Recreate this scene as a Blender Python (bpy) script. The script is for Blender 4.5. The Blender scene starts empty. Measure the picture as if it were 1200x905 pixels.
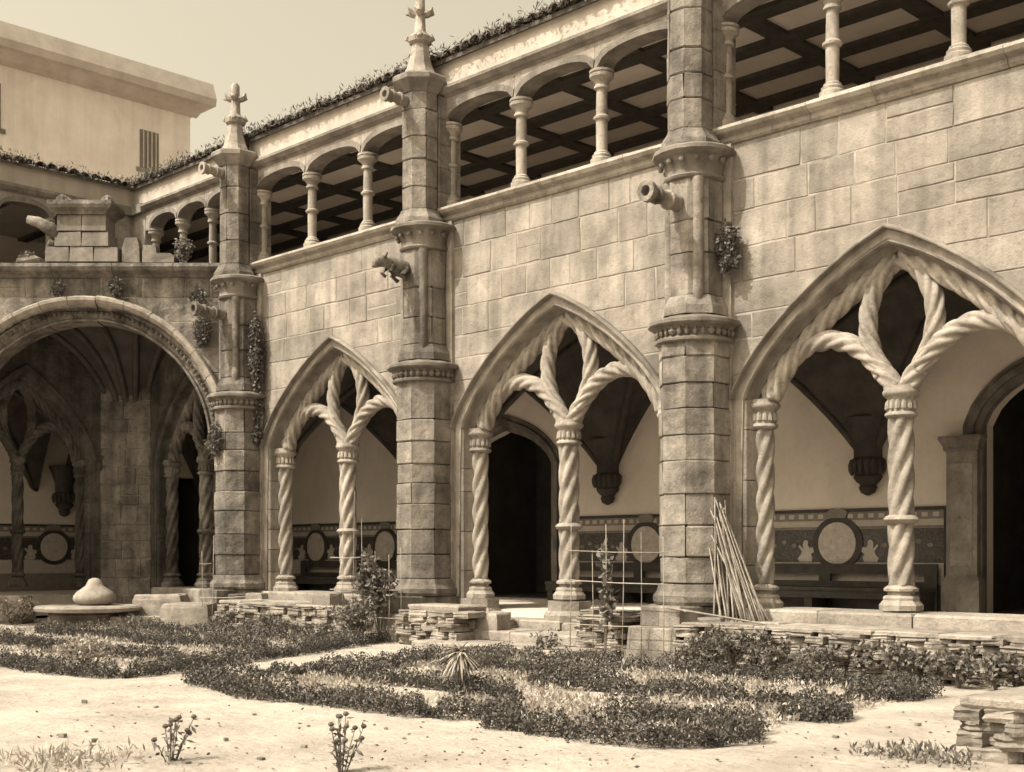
import bpy, math, random
import numpy as np
from math import sin, cos, pi, sqrt, radians

# ------------------------------------------------------------------ camera, sky, sun, exposure
scn = bpy.context.scene
COL = scn.collection
CX, CY, CZ = 11.33, -12.1, 1.2
cam_d = bpy.data.cameras.new('camera')
cam = bpy.data.objects.new('camera', cam_d); COL.objects.link(cam)
cam.location = (CX, CY, CZ)
cam.rotation_euler = (radians(90), 0, radians(45))
cam_d.sensor_fit = 'HORIZONTAL'; cam_d.sensor_width = 36.0
cam_d.lens = 1484 / 1200 * 36.0
cam_d.shift_y = 197.5 / 1200
cam_d.clip_start = 0.1; cam_d.clip_end = 2000
scn.camera = cam

SUN_EL, SUN_LEFT = radians(51), radians(19)          # height, and how far left of the wall's normal
sdir = (-sin(SUN_LEFT) * cos(SUN_EL), -cos(SUN_LEFT) * cos(SUN_EL), sin(SUN_EL))
world = bpy.data.worlds.new('World'); scn.world = world; world.use_nodes = True
wn, wl = world.node_tree.nodes, world.node_tree.links
bg = wn['Background']
sky = wn.new('ShaderNodeTexSky'); sky.sky_type = 'NISHITA'; sky.sun_disc = False
sky.sun_elevation = SUN_EL; sky.sun_rotation = math.atan2(sdir[0], sdir[1]); sky.dust_density = 7.0; sky.air_density = 1.6
bw = wn.new('ShaderNodeRGBToBW'); wl.new(sky.outputs[0], bw.inputs[0])
tint = wn.new('ShaderNodeMix'); tint.data_type = 'RGBA'; tint.blend_type = 'MULTIPLY'; tint.inputs[0].default_value = 1.0
tint.inputs[7].default_value = (1.0, 0.88, 0.66, 1)   # sepia print: the sky is cream
wl.new(bw.outputs[0], tint.inputs[6]); wl.new(tint.outputs[2], bg.inputs[0])
bg.inputs[1].default_value = 0.15
sd = bpy.data.lights.new('sun', 'SUN'); sd.energy = 2.7; sd.angle = radians(0.5); sd.color = (1.0, 0.95, 0.86)
sun = bpy.data.objects.new('sun', sd); COL.objects.link(sun)
from mathutils import Vector
sun.rotation_euler = Vector(sdir).to_track_quat('Z', 'Y').to_euler()
sun.location = (0, -20, 30)
vs = scn.view_settings
vs.view_transform = 'Standard'; vs.look = 'None'; vs.exposure = 1.08; vs.gamma = 1.0

# ------------------------------------------------------------------ materials
def S(l, sat=1.0):
    """sepia tone of lightness l (linear)"""
    return (l, l * (1 - 0.115 * sat), l * (1 - 0.235 * sat), 1)

def mat(name, lo, hi, scale=3.0, bump=0.3, bscale=40.0, rough=0.9, objvar=0.0, streak=0.0, spots=0.0, detail=8, stain=0.0, relief=0.0):
    m = bpy.data.materials.new(name); m.use_nodes = True
    n, l = m.node_tree.nodes, m.node_tree.links
    b = n['Principled BSDF']; b.inputs['Roughness'].default_value = rough
    b.inputs['Specular IOR Level'].default_value = 0.25
    g = n.new('ShaderNodeNewGeometry')
    tx = n.new('ShaderNodeTexNoise'); tx.inputs['Scale'].default_value = scale; tx.inputs['Detail'].default_value = detail
    tx.inputs['Roughness'].default_value = 0.65
    l.new(g.outputs['Position'], tx.inputs['Vector'])
    r = n.new('ShaderNodeValToRGB'); l.new(tx.outputs['Fac'], r.inputs[0])
    r.color_ramp.elements[0].position = 0.32; r.color_ramp.elements[1].position = 0.68
    r.color_ramp.elements[0].color = lo; r.color_ramp.elements[1].color = hi
    col = r.outputs[0]
    def mul(c, fac):
        x = n.new('ShaderNodeMix'); x.data_type = 'RGBA'; x.blend_type = 'MULTIPLY'; x.inputs[0].default_value = 1
        l.new(c, x.inputs[6]); l.new(fac, x.inputs[7]); return x.outputs[2]
    if objvar:
        oi = n.new('ShaderNodeObjectInfo')
        mr = n.new('ShaderNodeMapRange'); mr.inputs[3].default_value = 1 - objvar; mr.inputs[4].default_value = 1 + objvar * 0.6
        l.new(oi.outputs['Random'], mr.inputs[0]); col = mul(col, mr.outputs[0])
    if streak:
        mp = n.new('ShaderNodeMapping'); mp.inputs['Scale'].default_value = (5.0, 5.0, 0.35)
        l.new(g.outputs['Position'], mp.inputs[0])
        t2 = n.new('ShaderNodeTexNoise'); t2.inputs['Scale'].default_value = 1.0; t2.inputs['Detail'].default_value = 5
        l.new(mp.outputs[0], t2.inputs['Vector'])
        mr = n.new('ShaderNodeMapRange'); mr.inputs[1].default_value = 0.42; mr.inputs[2].default_value = 0.68
        mr.inputs[3].default_value = 1.0; mr.inputs[4].default_value = 1 - streak
        l.new(t2.outputs['Fac'], mr.inputs[0]); col = mul(col, mr.outputs[0])
    if spots:
        t3 = n.new('ShaderNodeTexNoise'); t3.inputs['Scale'].default_value = 14; t3.inputs['Detail'].default_value = 6
        t3.inputs['Roughness'].default_value = 0.75
        l.new(g.outputs['Position'], t3.inputs['Vector'])
        mr = n.new('ShaderNodeMapRange'); mr.inputs[1].default_value = 0.52; mr.inputs[2].default_value = 0.66
        mr.inputs[3].default_value = 1.0; mr.inputs[4].default_value = 1 - spots
        l.new(t3.outputs['Fac'], mr.inputs[0]); col = mul(col, mr.outputs[0])
    if stain:
        t5 = n.new('ShaderNodeTexNoise'); t5.inputs['Scale'].default_value = 0.75; t5.inputs['Detail'].default_value = 7
        t5.inputs['Roughness'].default_value = 0.7; t5.inputs['Distortion'].default_value = 0.6
        l.new(g.outputs['Position'], t5.inputs['Vector'])
        mr = n.new('ShaderNodeMapRange'); mr.inputs[1].default_value = 0.44; mr.inputs[2].default_value = 0.66
        mr.inputs[3].default_value = 1.0; mr.inputs[4].default_value = 1 - stain
        l.new(t5.outputs['Fac'], mr.inputs[0]); col = mul(col, mr.outputs[0])
    l.new(col, b.inputs['Base Color'])
    if bump:
        t4 = n.new('ShaderNodeTexNoise'); t4.inputs['Scale'].default_value = bscale; t4.inputs['Detail'].default_value = 6
        t4.inputs['Roughness'].default_value = 0.7
        l.new(g.outputs['Position'], t4.inputs['Vector'])
        bp = n.new('ShaderNodeBump'); bp.inputs['Strength'].default_value = bump; bp.inputs['Distance'].default_value = 0.02
        
        hgt = t4.outputs['Fac']
        if relief:
            t6 = n.new('ShaderNodeTexNoise'); t6.inputs['Scale'].default_value = 8; t6.inputs['Detail'].default_value = 3
            l.new(g.outputs['Position'], t6.inputs['Vector'])
            ma = n.new('ShaderNodeMath'); ma.operation = 'MULTIPLY_ADD'; ma.inputs[1].default_value = relief
            l.new(t6.outputs['Fac'], ma.inputs[0]); l.new(hgt, ma.inputs[2]); hgt = ma.outputs[0]
        l.new(hgt, bp.inputs['Height']); l.new(bp.outputs[0], b.inputs['Normal'])
    return m

def leaf_mat(name, a, b_):
    m = bpy.data.materials.new(name); m.use_nodes = True
    n, l = m.node_tree.nodes, m.node_tree.links
    b = n['Principled BSDF']; b.inputs['Roughness'].default_value = 0.55
    g = n.new('ShaderNodeNewGeometry')
    r = n.new('ShaderNodeValToRGB'); l.new(g.outputs['Random Per Island'], r.inputs[0])
    r.color_ramp.elements[0].color = a; r.color_ramp.elements[1].color = b_
    l.new(r.outputs[0], b.inputs['Base Color'])
    tr = n.new('ShaderNodeBsdfTranslucent'); l.new(r.outputs[0], tr.inputs[0])
    mx = n.new('ShaderNodeMixShader'); mx.inputs[0].default_value = 0.25
    l.new(b.outputs[0], mx.inputs[1]); l.new(tr.outputs[0], mx.inputs[2])
    l.new(mx.outputs[0], n['Material Output'].inputs[0])
    return m

def tile_mat(name):
    """painted tiles: dark field with pale scrollwork and a fine tile grid"""
    m = bpy.data.materials.new(name); m.use_nodes = True
    n, l = m.node_tree.nodes, m.node_tree.links
    b = n['Principled BSDF']; b.inputs['Roughness'].default_value = 0.35
    g = n.new('ShaderNodeNewGeometry')
    w = n.new('ShaderNodeTexNoise'); w.inputs['Scale'].default_value = 7; w.inputs['Detail'].default_value = 2; w.inputs['Distortion'].default_value = 2.5
    l.new(g.outputs['Position'], w.inputs['Vector'])
    r = n.new('ShaderNodeValToRGB'); l.new(w.outputs['Fac'], r.inputs[0])
    e = r.color_ramp.elements
    e[0].position = 0.40; e[0].color = S(0.045); e[1].position = 0.66; e[1].color = S(0.07)
    x = e.new(0.53); x.color = S(0.16); x = e.new(0.50); x.color = S(0.05); x = e.new(0.56); x.color = S(0.05)
    l.new(r.outputs[0], b.inputs['Base Color'])
    return m

STONE = mat('ashlar_stone', S(0.19), S(0.37), 1.8, 0.55, 40, objvar=0.20, streak=0.28, spots=0.26, stain=0.34, relief=1.0)
STONE_D = mat('weathered_stone', S(0.10), S(0.32), 2.6, 1.0, 36, objvar=0.25, streak=0.45, spots=0.4, stain=0.4, relief=2.0)
STONE_P = mat('pier_stone', S(0.13), S(0.36), 2.6, 0.7, 34, objvar=0.20, streak=0.40, spots=0.34, stain=0.30, relief=1.6)
STONE_S = mat('shade_dark_stone', S(0.05), S(0.15), 2.6, 0.9, 36, objvar=0.25, streak=0.45, spots=0.4, stain=0.4, relief=1.5)  # weathered stone, base tone lowered to paint in the corner's shade
STONE_L = mat('carved_stone', S(0.25), S(0.44), 4.0, 0.7, 45, objvar=0.10, streak=0.26, spots=0.32, stain=0.22, relief=1.0)
MOULD = mat('moulding_stone', S(0.14), S(0.32), 3.5, 0.7, 50, objvar=0.12, streak=0.3, spots=0.34, stain=0.3, relief=1.0)
MORTAR = mat('lime_mortar', S(0.13), S(0.38), 2.6, 0.3, 70)
PALE_FLOOR = mat('pale_paving', S(0.46), S(0.60), 2.0, 0.4, 30, spots=0.15)
PLASTER = mat('old_plaster', S(0.70), S(0.80), 1.2, 0.08, 30, spots=0.06, stain=0.12)
WHITE = mat('limewash', S(0.66, .8), S(0.78, .8), 1.0, 0.06, 25, stain=0.12, streak=0.1)
BAND = mat('weathered_limewash', S(0.38), S(0.46), 1.6, 0.1, 25, stain=0.12, streak=0.15)
FAR = mat('pale_far_stone', S(0.34), S(0.46), 2.0, 0.2, 30)
SHUT = mat('faded_shutter', S(0.14), S(0.20), 6.0, 0.1, 30)
VAULT = mat('shade_dark_vault_stone', S(0.04), S(0.085), 2.5, 0.4, 30)  # shade under the vaults is put into this dark base colour
DARKW = mat('dark_timber', S(0.035), S(0.075), 6.0, 0.2, 60, rough=0.6)
BOARD = mat('ceiling_board', S(0.58), S(0.68), 2.0, 0.1, 40)
EARTH = mat('pale_earth', S(0.29), S(0.45), 1.3, 0.8, 30, spots=0.18, detail=14, stain=0.20, relief=2.0)
FLOORM = mat('worn_flagstone', S(0.19), S(0.38), 2.4, 0.9, 26, objvar=0.2, spots=0.35)
SLATE = mat('dry_stone', S(0.14), S(0.34), 5.0, 0.6, 40, objvar=0.35, spots=0.35)
ROOF = mat('roof_tile', S(0.06), S(0.16), 6.0, 0.5, 40, objvar=0.3, spots=0.4)
CANE = mat('dry_cane', S(0.20), S(0.36), 12.0, 0.2, 60, objvar=0.3)
TILE_D = tile_mat('painted_tile')
MEDAL = mat('painted_medallion', S(0.42), S(0.62), 9.0, 0.0, 30, rough=0.4, spots=0.3)
TILE_M = mat('pale_tile', S(0.42), S(0.54), 9.0, 0.05, 30, rough=0.4)
TILE_G = mat('grey_tile', S(0.18), S(0.26), 9.0, 0.05, 30, rough=0.4)
TILE_K = mat('dark_tile', S(0.04), S(0.07), 9.0, 0.05, 30, rough=0.4)
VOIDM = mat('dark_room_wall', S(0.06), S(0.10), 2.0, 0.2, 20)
BOX = leaf_mat('box_leaf', S(0.025), S(0.125))
LEAF = leaf_mat('shrub_leaf', S(0.06), S(0.22))
PALE = leaf_mat('dry_grass', S(0.20), S(0.46))
MOSS = leaf_mat('wall_moss', S(0.05), S(0.14))
STEM = mat('woody_stem', S(0.06), S(0.12), 10, 0.2, 60)
GLASS = mat('dark_pane', S(0.02), S(0.03), 3, 0.0, 10, rough=0.1)

# ------------------------------------------------------------------ helpers
class MB:
    def __init__(s): s.v = []; s.f = []
    def add(s, v, f):
        o = len(s.v); s.v += [tuple(p) for p in v]; s.f += [tuple(i + o for i in q) for q in f]; return s
    def box(s, x0, x1, y0, y1, z0, z1):
        v = [(x, y, z) for z in (z0, z1) for y in (y0, y1) for x in (x0, x1)]
        return s.add(v, [(0, 2, 3, 1), (4, 5, 7, 6), (0, 1, 5, 4), (1, 3, 7, 5), (3, 2, 6, 7), (2, 0, 4, 6)])
    def loft(s, rings, caps=True, closed=True):
        n = len(rings[0]); v = [p for r in rings for p in r]; f = []
        for i in range(len(rings) - 1):
            for j in range(n if closed else n - 1):
                k = (j + 1) % n
                f.append((i * n + j, i * n + k, (i + 1) * n + k, (i + 1) * n + j))
        if caps: f.append(tuple(range(n))[::-1]); f.append(tuple((len(rings) - 1) * n + j for j in range(n)))
        return s.add(v, f)
    def prism_z(s, poly, z0, z1):
        return s.loft([[(x, y, z0) for x, y in poly], [(x, y, z1) for x, y in poly]])
    def prism_y(s, poly, y0, y1):
        return s.loft([[(x, y0, z) for x, z in poly], [(x, y1, z) for x, z in poly]])
    def lathe(s, prof, n=16, c=(0, 0), ph=0.0, lobes=None):
        rings = []
        for r, z in prof:
            rings.append([(c[0] + r * cos(ph + 2 * pi * j / n), c[1] + r * sin(ph + 2 * pi * j / n), z) for j in range(n)])
        return s.loft(rings)
    def tube(s, pts, r, n=6):
        P = [Vector(p) for p in pts]; rings = []
        for i, p in enumerate(P):
            t = (P[min(i + 1, len(P) - 1)] - P[max(i - 1, 0)]).normalized()
            a = Vector((0, 0, 1)) if abs(t.z) < 0.9 else Vector((1, 0, 0))
            u = t.cross(a).normalized(); w = t.cross(u)
            rr = r[i] if isinstance(r, (list, tuple)) else r
            rings.append([tuple(p + u * rr * cos(2 * pi * j / n) + w * rr * sin(2 * pi * j / n)) for j in range(n)])
        return s.loft(rings)
    def build(s, name, m, parent=None, smooth=False, kind=None, loc=None):
        me = bpy.data.meshes.new(name); me.from_pydata(s.v, [], s.f); me.update()
        me.materials.append(m)
        if smooth:
            me.polygons.foreach_set('use_smooth', [True] * len(me.polygons))
            if smooth != 'full': me.set_sharp_from_angle(angle=radians(smooth if smooth is not True else 40))
        o = bpy.data.objects.new(name, me); COL.objects.link(o)
        if parent: o.parent = parent
        if loc: o.location = loc
        if kind: o['kind'] = kind
        return o

def tag(o, label, cat, group=None):
    o['label'] = label; o['category'] = cat
    if group: o['group'] = group
    return o
def thing(name, label, cat, loc=(0, 0, 0), rz=0.0, group=None):
    o = bpy.data.objects.new(name, None); COL.objects.link(o); o.empty_display_size = 0.2
    o.location = loc; o.rotation_euler = (0, 0, rz)
    return tag(o, label, cat, group)

def inset(poly, c):
    n = len(poly); out = []
    A = sum(poly[i][0] * poly[(i + 1) % n][1] - poly[(i + 1) % n][0] * poly[i][1] for i in range(n))
    sg = 1 if A > 0 else -1
    for i in range(n):
        p0, p1, p2 = poly[i - 1], poly[i], poly[(i + 1) % n]
        d1 = (p1[0] - p0[0], p1[1] - p0[1]); d2 = (p2[0] - p1[0], p2[1] - p1[1])
        l1 = math.hypot(*d1) or 1e-6; l2 = math.hypot(*d2) or 1e-6
        n1 = (-d1[1] / l1 * sg, d1[0] / l1 * sg); n2 = (-d2[1] / l2 * sg, d2[0] / l2 * sg)
        b = (n1[0] + n2[0], n1[1] + n2[1]); bl = b[0] * n1[0] + b[1] * n1[1]
        k = c / max(bl, 0.35)
        out.append((p1[0] + b[0] * k, p1[1] + b[1] * k))
    return out

def block(poly, yf, yb, c, rng, m, parent, name='stone_block'):
    """one ashlar: outline poly in (x,z), front at yf, worn edges c"""
    b = MB()
    i1 = inset(poly, c)
    b.loft([[(x, yb, z) for x, z in poly], [(x, yf + c * 0.9, z) for x, z in poly],
            [(x, yf + rng.uniform(-.002, .002), z) for x, z in i1]])
    return b.build(name, m, parent)

def rect(x0, x1, z0, z1, rng, j=0.009):
    q = lambda: rng.uniform(-j, j)
    C = [(x0 + q(), z0 + q()), (x1 + q(), z0 + q()), (x1 + q(), z1 + q()), (x0 + q(), z1 + q())]
    out = []
    for i in range(4):
        (ax, az), (bx, bz) = C[i], C[(i + 1) % 4]; out.append((ax, az)); n = 3 if i % 2 == 0 else 2
        for k in range(1, n):
            f = (k + rng.uniform(-.2, .2)) / n; out.append((ax + (bx - ax) * f + q() * .45, az + (bz - az) * f + q() * .45))
    return out

def courses(z0, z1, lo, hi, rng):
    zs = [z0]
    while zs[-1] < z1 - hi * 0.9: zs.append(zs[-1] + rng.uniform(lo, hi))
    if z1 - zs[-1] < lo * 0.7: zs[-1] = z1
    else: zs.append(z1)
    return zs

GAP = 0.0065
def lay(parent, x0, x1, z0, z1, rng, m, yf=0.0, yb=0.10, lo=.34, hi=.86):
    """blocks of one course from x0 to x1"""
    xs = [x0]
    while x1 - xs[-1] > hi: xs.append(xs[-1] + rng.uniform(lo, hi))
    if x1 - xs[-1] < lo * 0.5 and len(xs) > 1: xs[-1] = x1
    else: xs.append(x1)
    for a, b in zip(xs, xs[1:]):
        if z1 - z0 > .33 and rng.random() < .14:
            zm = z0 + (z1 - z0) * rng.uniform(.4, .6)
            for za, zb in ((z0, zm), (zm, z1)):
                block(rect(a + GAP, b - GAP, za + GAP, zb - GAP, rng), yf + rng.uniform(-.006, .002), yb, rng.uniform(.005, .010), rng, m, parent)
            continue
        block(rect(a + GAP, b - GAP, z0 + GAP, z1 - GAP, rng), yf + rng.uniform(-.006, .002), yb, rng.uniform(.005, .010), rng, m, parent)

def wall_courses(parent, xa, apex, xh, z0, z1, rng, m):
    """coursed ashlar round an arched opening: xa(z) half width of the opening"""
    zs = courses(z0, z1, .27, .46, rng)
    for a, b in zip(zs, zs[1:]):
        if a >= apex: lay(parent, -xh, xh, a, b, rng, m); continue
        for sg in (-1, 1):
            za = [a + GAP + (b - a - 2 * GAP) * k / 6 for k in range(7)]
            edge = [(max(xa(z), GAP), z) for z in za]
            xin = max(e[0] for e in edge)
            xs = [xh]
            while xs[-1] - xin > .9: xs.append(xs[-1] - rng.uniform(.34, .80))
            for p, q in zip(xs, xs[1:]):
                r = rect(q + GAP, p - GAP, a + GAP, b - GAP, rng)
                block([(sg * x, z) for x, z in r], rng.uniform(-.006, .002), .10, .012, rng, m, parent)
            p = xs[-1]
            if p - GAP - min(e[0] for e in edge) < 0.03: continue
            poly = [(p - GAP, a + GAP)] + [(min(e[0], p - GAP - .01), e[1]) for e in edge] + [(p - GAP, b - GAP)]
            block([(sg * x, z) for x, z in poly], rng.uniform(-.006, .002), .10, .008, rng, m, parent)

# leaves -------------------------------------------------------------
def leaf_mesh(name, P, size, rs, m, parent=None, up=0.3, aspect=0.6, kind=None, dirs=None, extra=None):
    """one small leaf-shaped quad per point"""
    P = np.asarray(P, dtype=float); n = len(P)
    d = rs.normal(size=(n, 3)) if dirs is None else dirs
    d[:, 2] += up; d /= np.linalg.norm(d, axis=1)[:, None] + 1e-9
    e = rs.normal(size=(n, 3)); w = np.cross(d, e); w /= np.linalg.norm(w, axis=1)[:, None] + 1e-9
    s = (size * rs.uniform(.6, 1.4, n))[:, None]
    a = P; b = P + d * s * .5 + w * s * aspect * .5; c = P + d * s; e2 = P + d * s * .5 - w * s * aspect * .5
    V = np.stack([a, b, c, e2], 1).reshape(-1, 3)
    ev = np.zeros((0, 3)); ef = []
    if extra: ev = np.array(extra.v); ef = extra.f
    me = bpy.data.meshes.new(name)
    if ef:
        me.from_pydata(np.vstack([V, ev]).tolist(), [], [tuple(range(4 * i, 4 * i + 4)) for i in range(n)] + [tuple(i + 4 * n for i in q) for q in ef])
    else:
        me.vertices.add(4 * n); me.vertices.foreach_set('co', V.ravel())
        me.loops.add(4 * n); me.loops.foreach_set('vertex_index', np.arange(4 * n, dtype=np.int32))
        me.polygons.add(n); me.polygons.foreach_set('loop_start', np.arange(0, 4 * n, 4, dtype=np.int32))
        me.polygons.foreach_set('loop_total', np.full(n, 4, dtype=np.int32))
    me.update(calc_edges=True); me.validate()
    me.materials.append(m)
    o = bpy.data.objects.new(name, me); COL.objects.link(o)
    if parent: o.parent = parent
    if kind: o['kind'] = kind
    return o

RS = np.random.RandomState(7)
def clump(n, c, r, rs=RS):
    """points in a lumpy ellipsoid"""
    q = rs.normal(size=(n, 3)); q /= np.linalg.norm(q, axis=1)[:, None]
    q *= (rs.uniform(0, 1, n) ** 0.45)[:, None]
    return q * np.array(r) + np.array(c)

# ------------------------------------------------------------------ levels of the cloister
B = 4.76                       # bay pitch
ZF, ZB, ZC = 0.43, 0.61, 2.98  # gallery floor, column foot, springing
ZS = 6.02                      # coping
H_ARCH, A_EXT = 1.66, 1.95
CX0 = -11.1                    # corner of the two wings
DEEP = 3.95                    # back wall

_t = np.linspace(0, 1, 25)
BX = ((1 - _t) ** 3 * 1.0 + 3 * (1 - _t) ** 2 * _t * 0.925 + 3 * (1 - _t) * _t ** 2 * 0.385)
BZ = (3 * (1 - _t) ** 2 * _t * 0.32 + 3 * (1 - _t) * _t ** 2 * 0.835 + _t ** 3 * 1.0)
def arch_pts(a, h, zs=ZC):
    L = [(-a * x, zs + h * z) for x, z in zip(BX, BZ)]
    return L + [(-x, z) for x, z in L[-2::-1]]
def arch_xa(a, h, zs=ZC):
    return lambda z: float(np.interp((z - zs) / h, BZ, BX * a)) if z < zs + h else 0.0

# ------------------------------------------------------------------ ground
g = MB()
N = 80; X = np.linspace(-1, 1, N + 1); X = np.sign(X) * np.abs(X) ** 3 * 300
for j in range(N + 1):
    for i in range(N + 1):
        x, y = X[i] + 3, X[j] - 4
        g.v.append((x, y, 0.012 * sin(x * 2.1 + y) * sin(y * 1.7 - x * .6) if abs(x - 3) < 20 and abs(y + 4) < 20 else 0))
for j in range(N):
    for i in range(N):
        k = j * (N + 1) + i; g.f.append((k, k + 1, k + N + 2, k + N + 1))
g.build('ground', EARTH, smooth='full')['kind'] = 'structure'
f = MB().box(-15.0, 12.0, 0.42, DEEP, 0.05, ZF).box(-15.0, CX0 - .75, -9, 0.75, 0.05, ZF - .003)
f.build('gallery_floor', PALE_FLOOR)['kind'] = 'structure'

# ------------------------------------------------------------------ rope carving
def rope(pts, r, lobes=5, pitch=0.65, n=30, step=0.028, ph=0.0, rfun=None):
    """twisted stone cable along a path lying in the plane y = const"""
    P = np.array(pts, float); seg = np.linalg.norm(np.diff(P, axis=0), axis=1); L = np.concatenate([[0], np.cumsum(seg)])
    m = max(4, int(L[-1] / step)); s = np.linspace(0, L[-1], m + 1)
    Q = np.stack([np.interp(s, L, P[:, k]) for k in range(3)], 1)
    for _ in range(3): Q[1:-1] = (Q[:-2] + 2 * Q[1:-1] + Q[2:]) / 4
    rings = []; Y = np.array([0, 1.0, 0])
    for i in range(m + 1):
        T = Q[min(i + 1, m)] - Q[max(i - 1, 0)]; T /= np.linalg.norm(T); U = np.cross(Y, T)
        rr = r * (rfun(s[i] / L[-1]) if rfun else 1)
        ring = []
        for j in range(n):
            th = 2 * pi * j / n
            k = rr * (0.66 + 0.36 * abs(cos(lobes * (th + 2 * pi * s[i] / pitch + ph) / 2)))
            ring.append(tuple(Q[i] + (U * cos(th) + Y * sin(th)) * k))
        rings.append(ring)
    b = MB(); b.loft(rings); return b

def cap_prof(z):   # capital, top at z
    return [(.125, z - .34), (.15, z - .33), (.17, z - .31), (.165, z - .285), (.14, z - .27), (.135, z - .20), (.145, z - .13),
            (.17, z - .11), (.19, z - .09), (.195, z - .06), (.18, z - .04), (.18, z), (.02, z + .001)]
def base_prof(z):  # stepped base from z up
    return [(.225, z), (.23, z + .055), (.20, z + .09), (.185, z + .105), (.188, z + .13), (.175, z + .15), (.14, z + .16),
            (.138, z + .19), (.178, z + .205), (.18, z + .23), (.155, z + .25), (.125, z + .27)]

def tracery(cx, cy, rz, label, sx=1.0, m=STONE_L, ring_z=1.57):
    t = thing('arch_tracery', label, 'tracery', (cx, cy, 0), rz, 'twisted stone tracery of the arcade arches')
    t.scale = (sx, 1, 1)
    y = .30
    for k, x in enumerate((-1.72, 0.0, 1.72)):
        c = rope([(x, y, ZB + .24), (x, y, ZC - .32)], .138 if k == 1 else .128, 5, -1.8, step=.04, ph=k)
        s = c.build('column_shaft', m, t, smooth='full')
        MB().lathe(base_prof(ZB - (.02 if k != 1 else .0)), 8, (x, y), pi / 8).build('column_base', m, t, smooth=30)
        cp = MB().lathe(cap_prof(ZC), 20, (x, y)).build('capital', m, t, smooth=50)
        band = MB()
        for q in range(14):   # carved leaves round the capital
            a = 2 * pi * q / 14
            band.lathe([(.003, ZC - .265), (.028, ZC - .24), (.022, ZC - .17), (.004, ZC - .14)], 5, (x + .142 * cos(a), y + .142 * sin(a)))
        band.build('carved_band', m, cp, smooth=True, kind='stuff')
        if k == 1 and ring_z:
            rb = MB(); n = 28
            rb.lathe([(.12, ring_z - .05), (.16, ring_z - .035), (.185, ring_z), (.16, ring_z + .035), (.12, ring_z + .05)], n, (x, y))
            rb.build('shaft_ring', m, s, smooth=True)
    ap = arch_pts(1.60, 1.36)
    h = len(ap) // 2
    rope([(x, y - .01, z) for x, z in ap[:h + 1]], .118, 5, 1.15).build('rope_arch', m, t, smooth='full')
    rope([(x, y - .01, z) for x, z in ap[:h - 1:-1]], .118, 5, -1.15).build('rope_arch', m, t, smooth='full')
    for sg in (-1, 1):
        sub = [(sg * x, y, z) for x, z in ((1.66, ZC - .02), (1.62, 3.14), (1.50, 3.32), (1.30, 3.47), (1.08, 3.56), (.86, 3.58), (.64, 3.52), (.45, 3.41), (.30, 3.27), (.17, 3.12), (.07, ZC - .02))]
        rope(sub, .112, 5, 1.05 * (1 if sg < 0 else -1)).build('rope_half_arch', m, t, smooth='full')
        man = [(sg * x, y, z) for x, z in ((.20, 3.12), (.30, 3.30), (.375, 3.52), (.39, 3.72), (.36, 3.92), (.28, 4.10), (.15, 4.26), (.03, 4.36))]
        rope(man, .105, 5, 1.2 * (1 if sg < 0 else -1)).build('rope_mandorla', m, t, smooth='full')
    return t

def arcade_bay(cx, cy, rz, label, seed, sx=1.0, m=STONE):
    rng = random.Random(seed)
    t = thing('arcade_wall', label, 'wall', (cx, cy, 0), rz, 'ashlar bays of the cloister arcade'); t.scale = (sx, 1, 1)
    hx = B / 2
    # mortar core with the arch cut out of it
    core = MB(); ap = arch_pts(1.80, H_ARCH - .14)
    h = len(ap) // 2
    for part in (ap[:h + 1], [(x, z) for x, z in ap[:h - 1:-1]]):
        s = -1 if part[0][0] < 0 else 1
        poly = [(s * hx, ZB), (s * 1.84, ZB)] + list(part) + [(0, ZS - .1), (s * hx, ZS - .1)]
        if s > 0: poly = poly[::-1]
        core.prism_y(poly, .006, .42)
    core.build('mortar_core', MORTAR if m is not STONE_S else STONE_S, t)
    wall_courses(t, arch_xa(A_EXT - .05, H_ARCH - .05), ZC + H_ARCH - .06, hx, ZC, ZS - .1, rng, m)
    # arch mouldings
    prof = [(1.96, .02), (1.96, -.05), (1.93, -.085), (1.915, -.08), (1.905, -.02), (1.905, .13), (1.88, .19), (1.855, .19), (1.84, .13), (1.84, .05), (1.825, .015), (1.795, .005), (1.775, .03),
            (1.77, .13), (1.745, .18), (1.735, .19), (1.72, .20), (1.72, .28), (1.74, .38), (1.76, .44), (1.9, .45)]
    rings = []
    for a, yy in prof:
        rings.append([(x, yy, z) for x, z in arch_pts(a, H_ARCH + (a - A_EXT) * 1.08)])
    for sl, nm in ((slice(0, h + 1), 'arch_moulding'), (slice(h, None), 'arch_moulding')):
        MB().loft([r[sl] for r in rings], caps=False, closed=False).build(nm, MOULD if m is not STONE_S else m, t, smooth=24)
    # jamb stones
    for sg in (-1, 1):
        zs = courses(ZB - .1, ZC, .30, .62, rng)
        for a, b in zip(zs, zs[1:]):
            q = rng.uniform(-.006, .006)
            poly = [(2.02, q), (1.90, q), (1.875, .05), (1.84, .055), (1.81, .02), (1.78, .045), (1.765, .12), (1.74, .19), (1.74, .36), (1.78, .43), (2.02, .43)]
            j = MB(); P = [(sg * x, yy) for x, yy in poly]
            j.prism_z(P if sg < 0 else P[::-1], a + .006, b - .004)
            j.build('jamb_stone', m, t)
    return t

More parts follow.
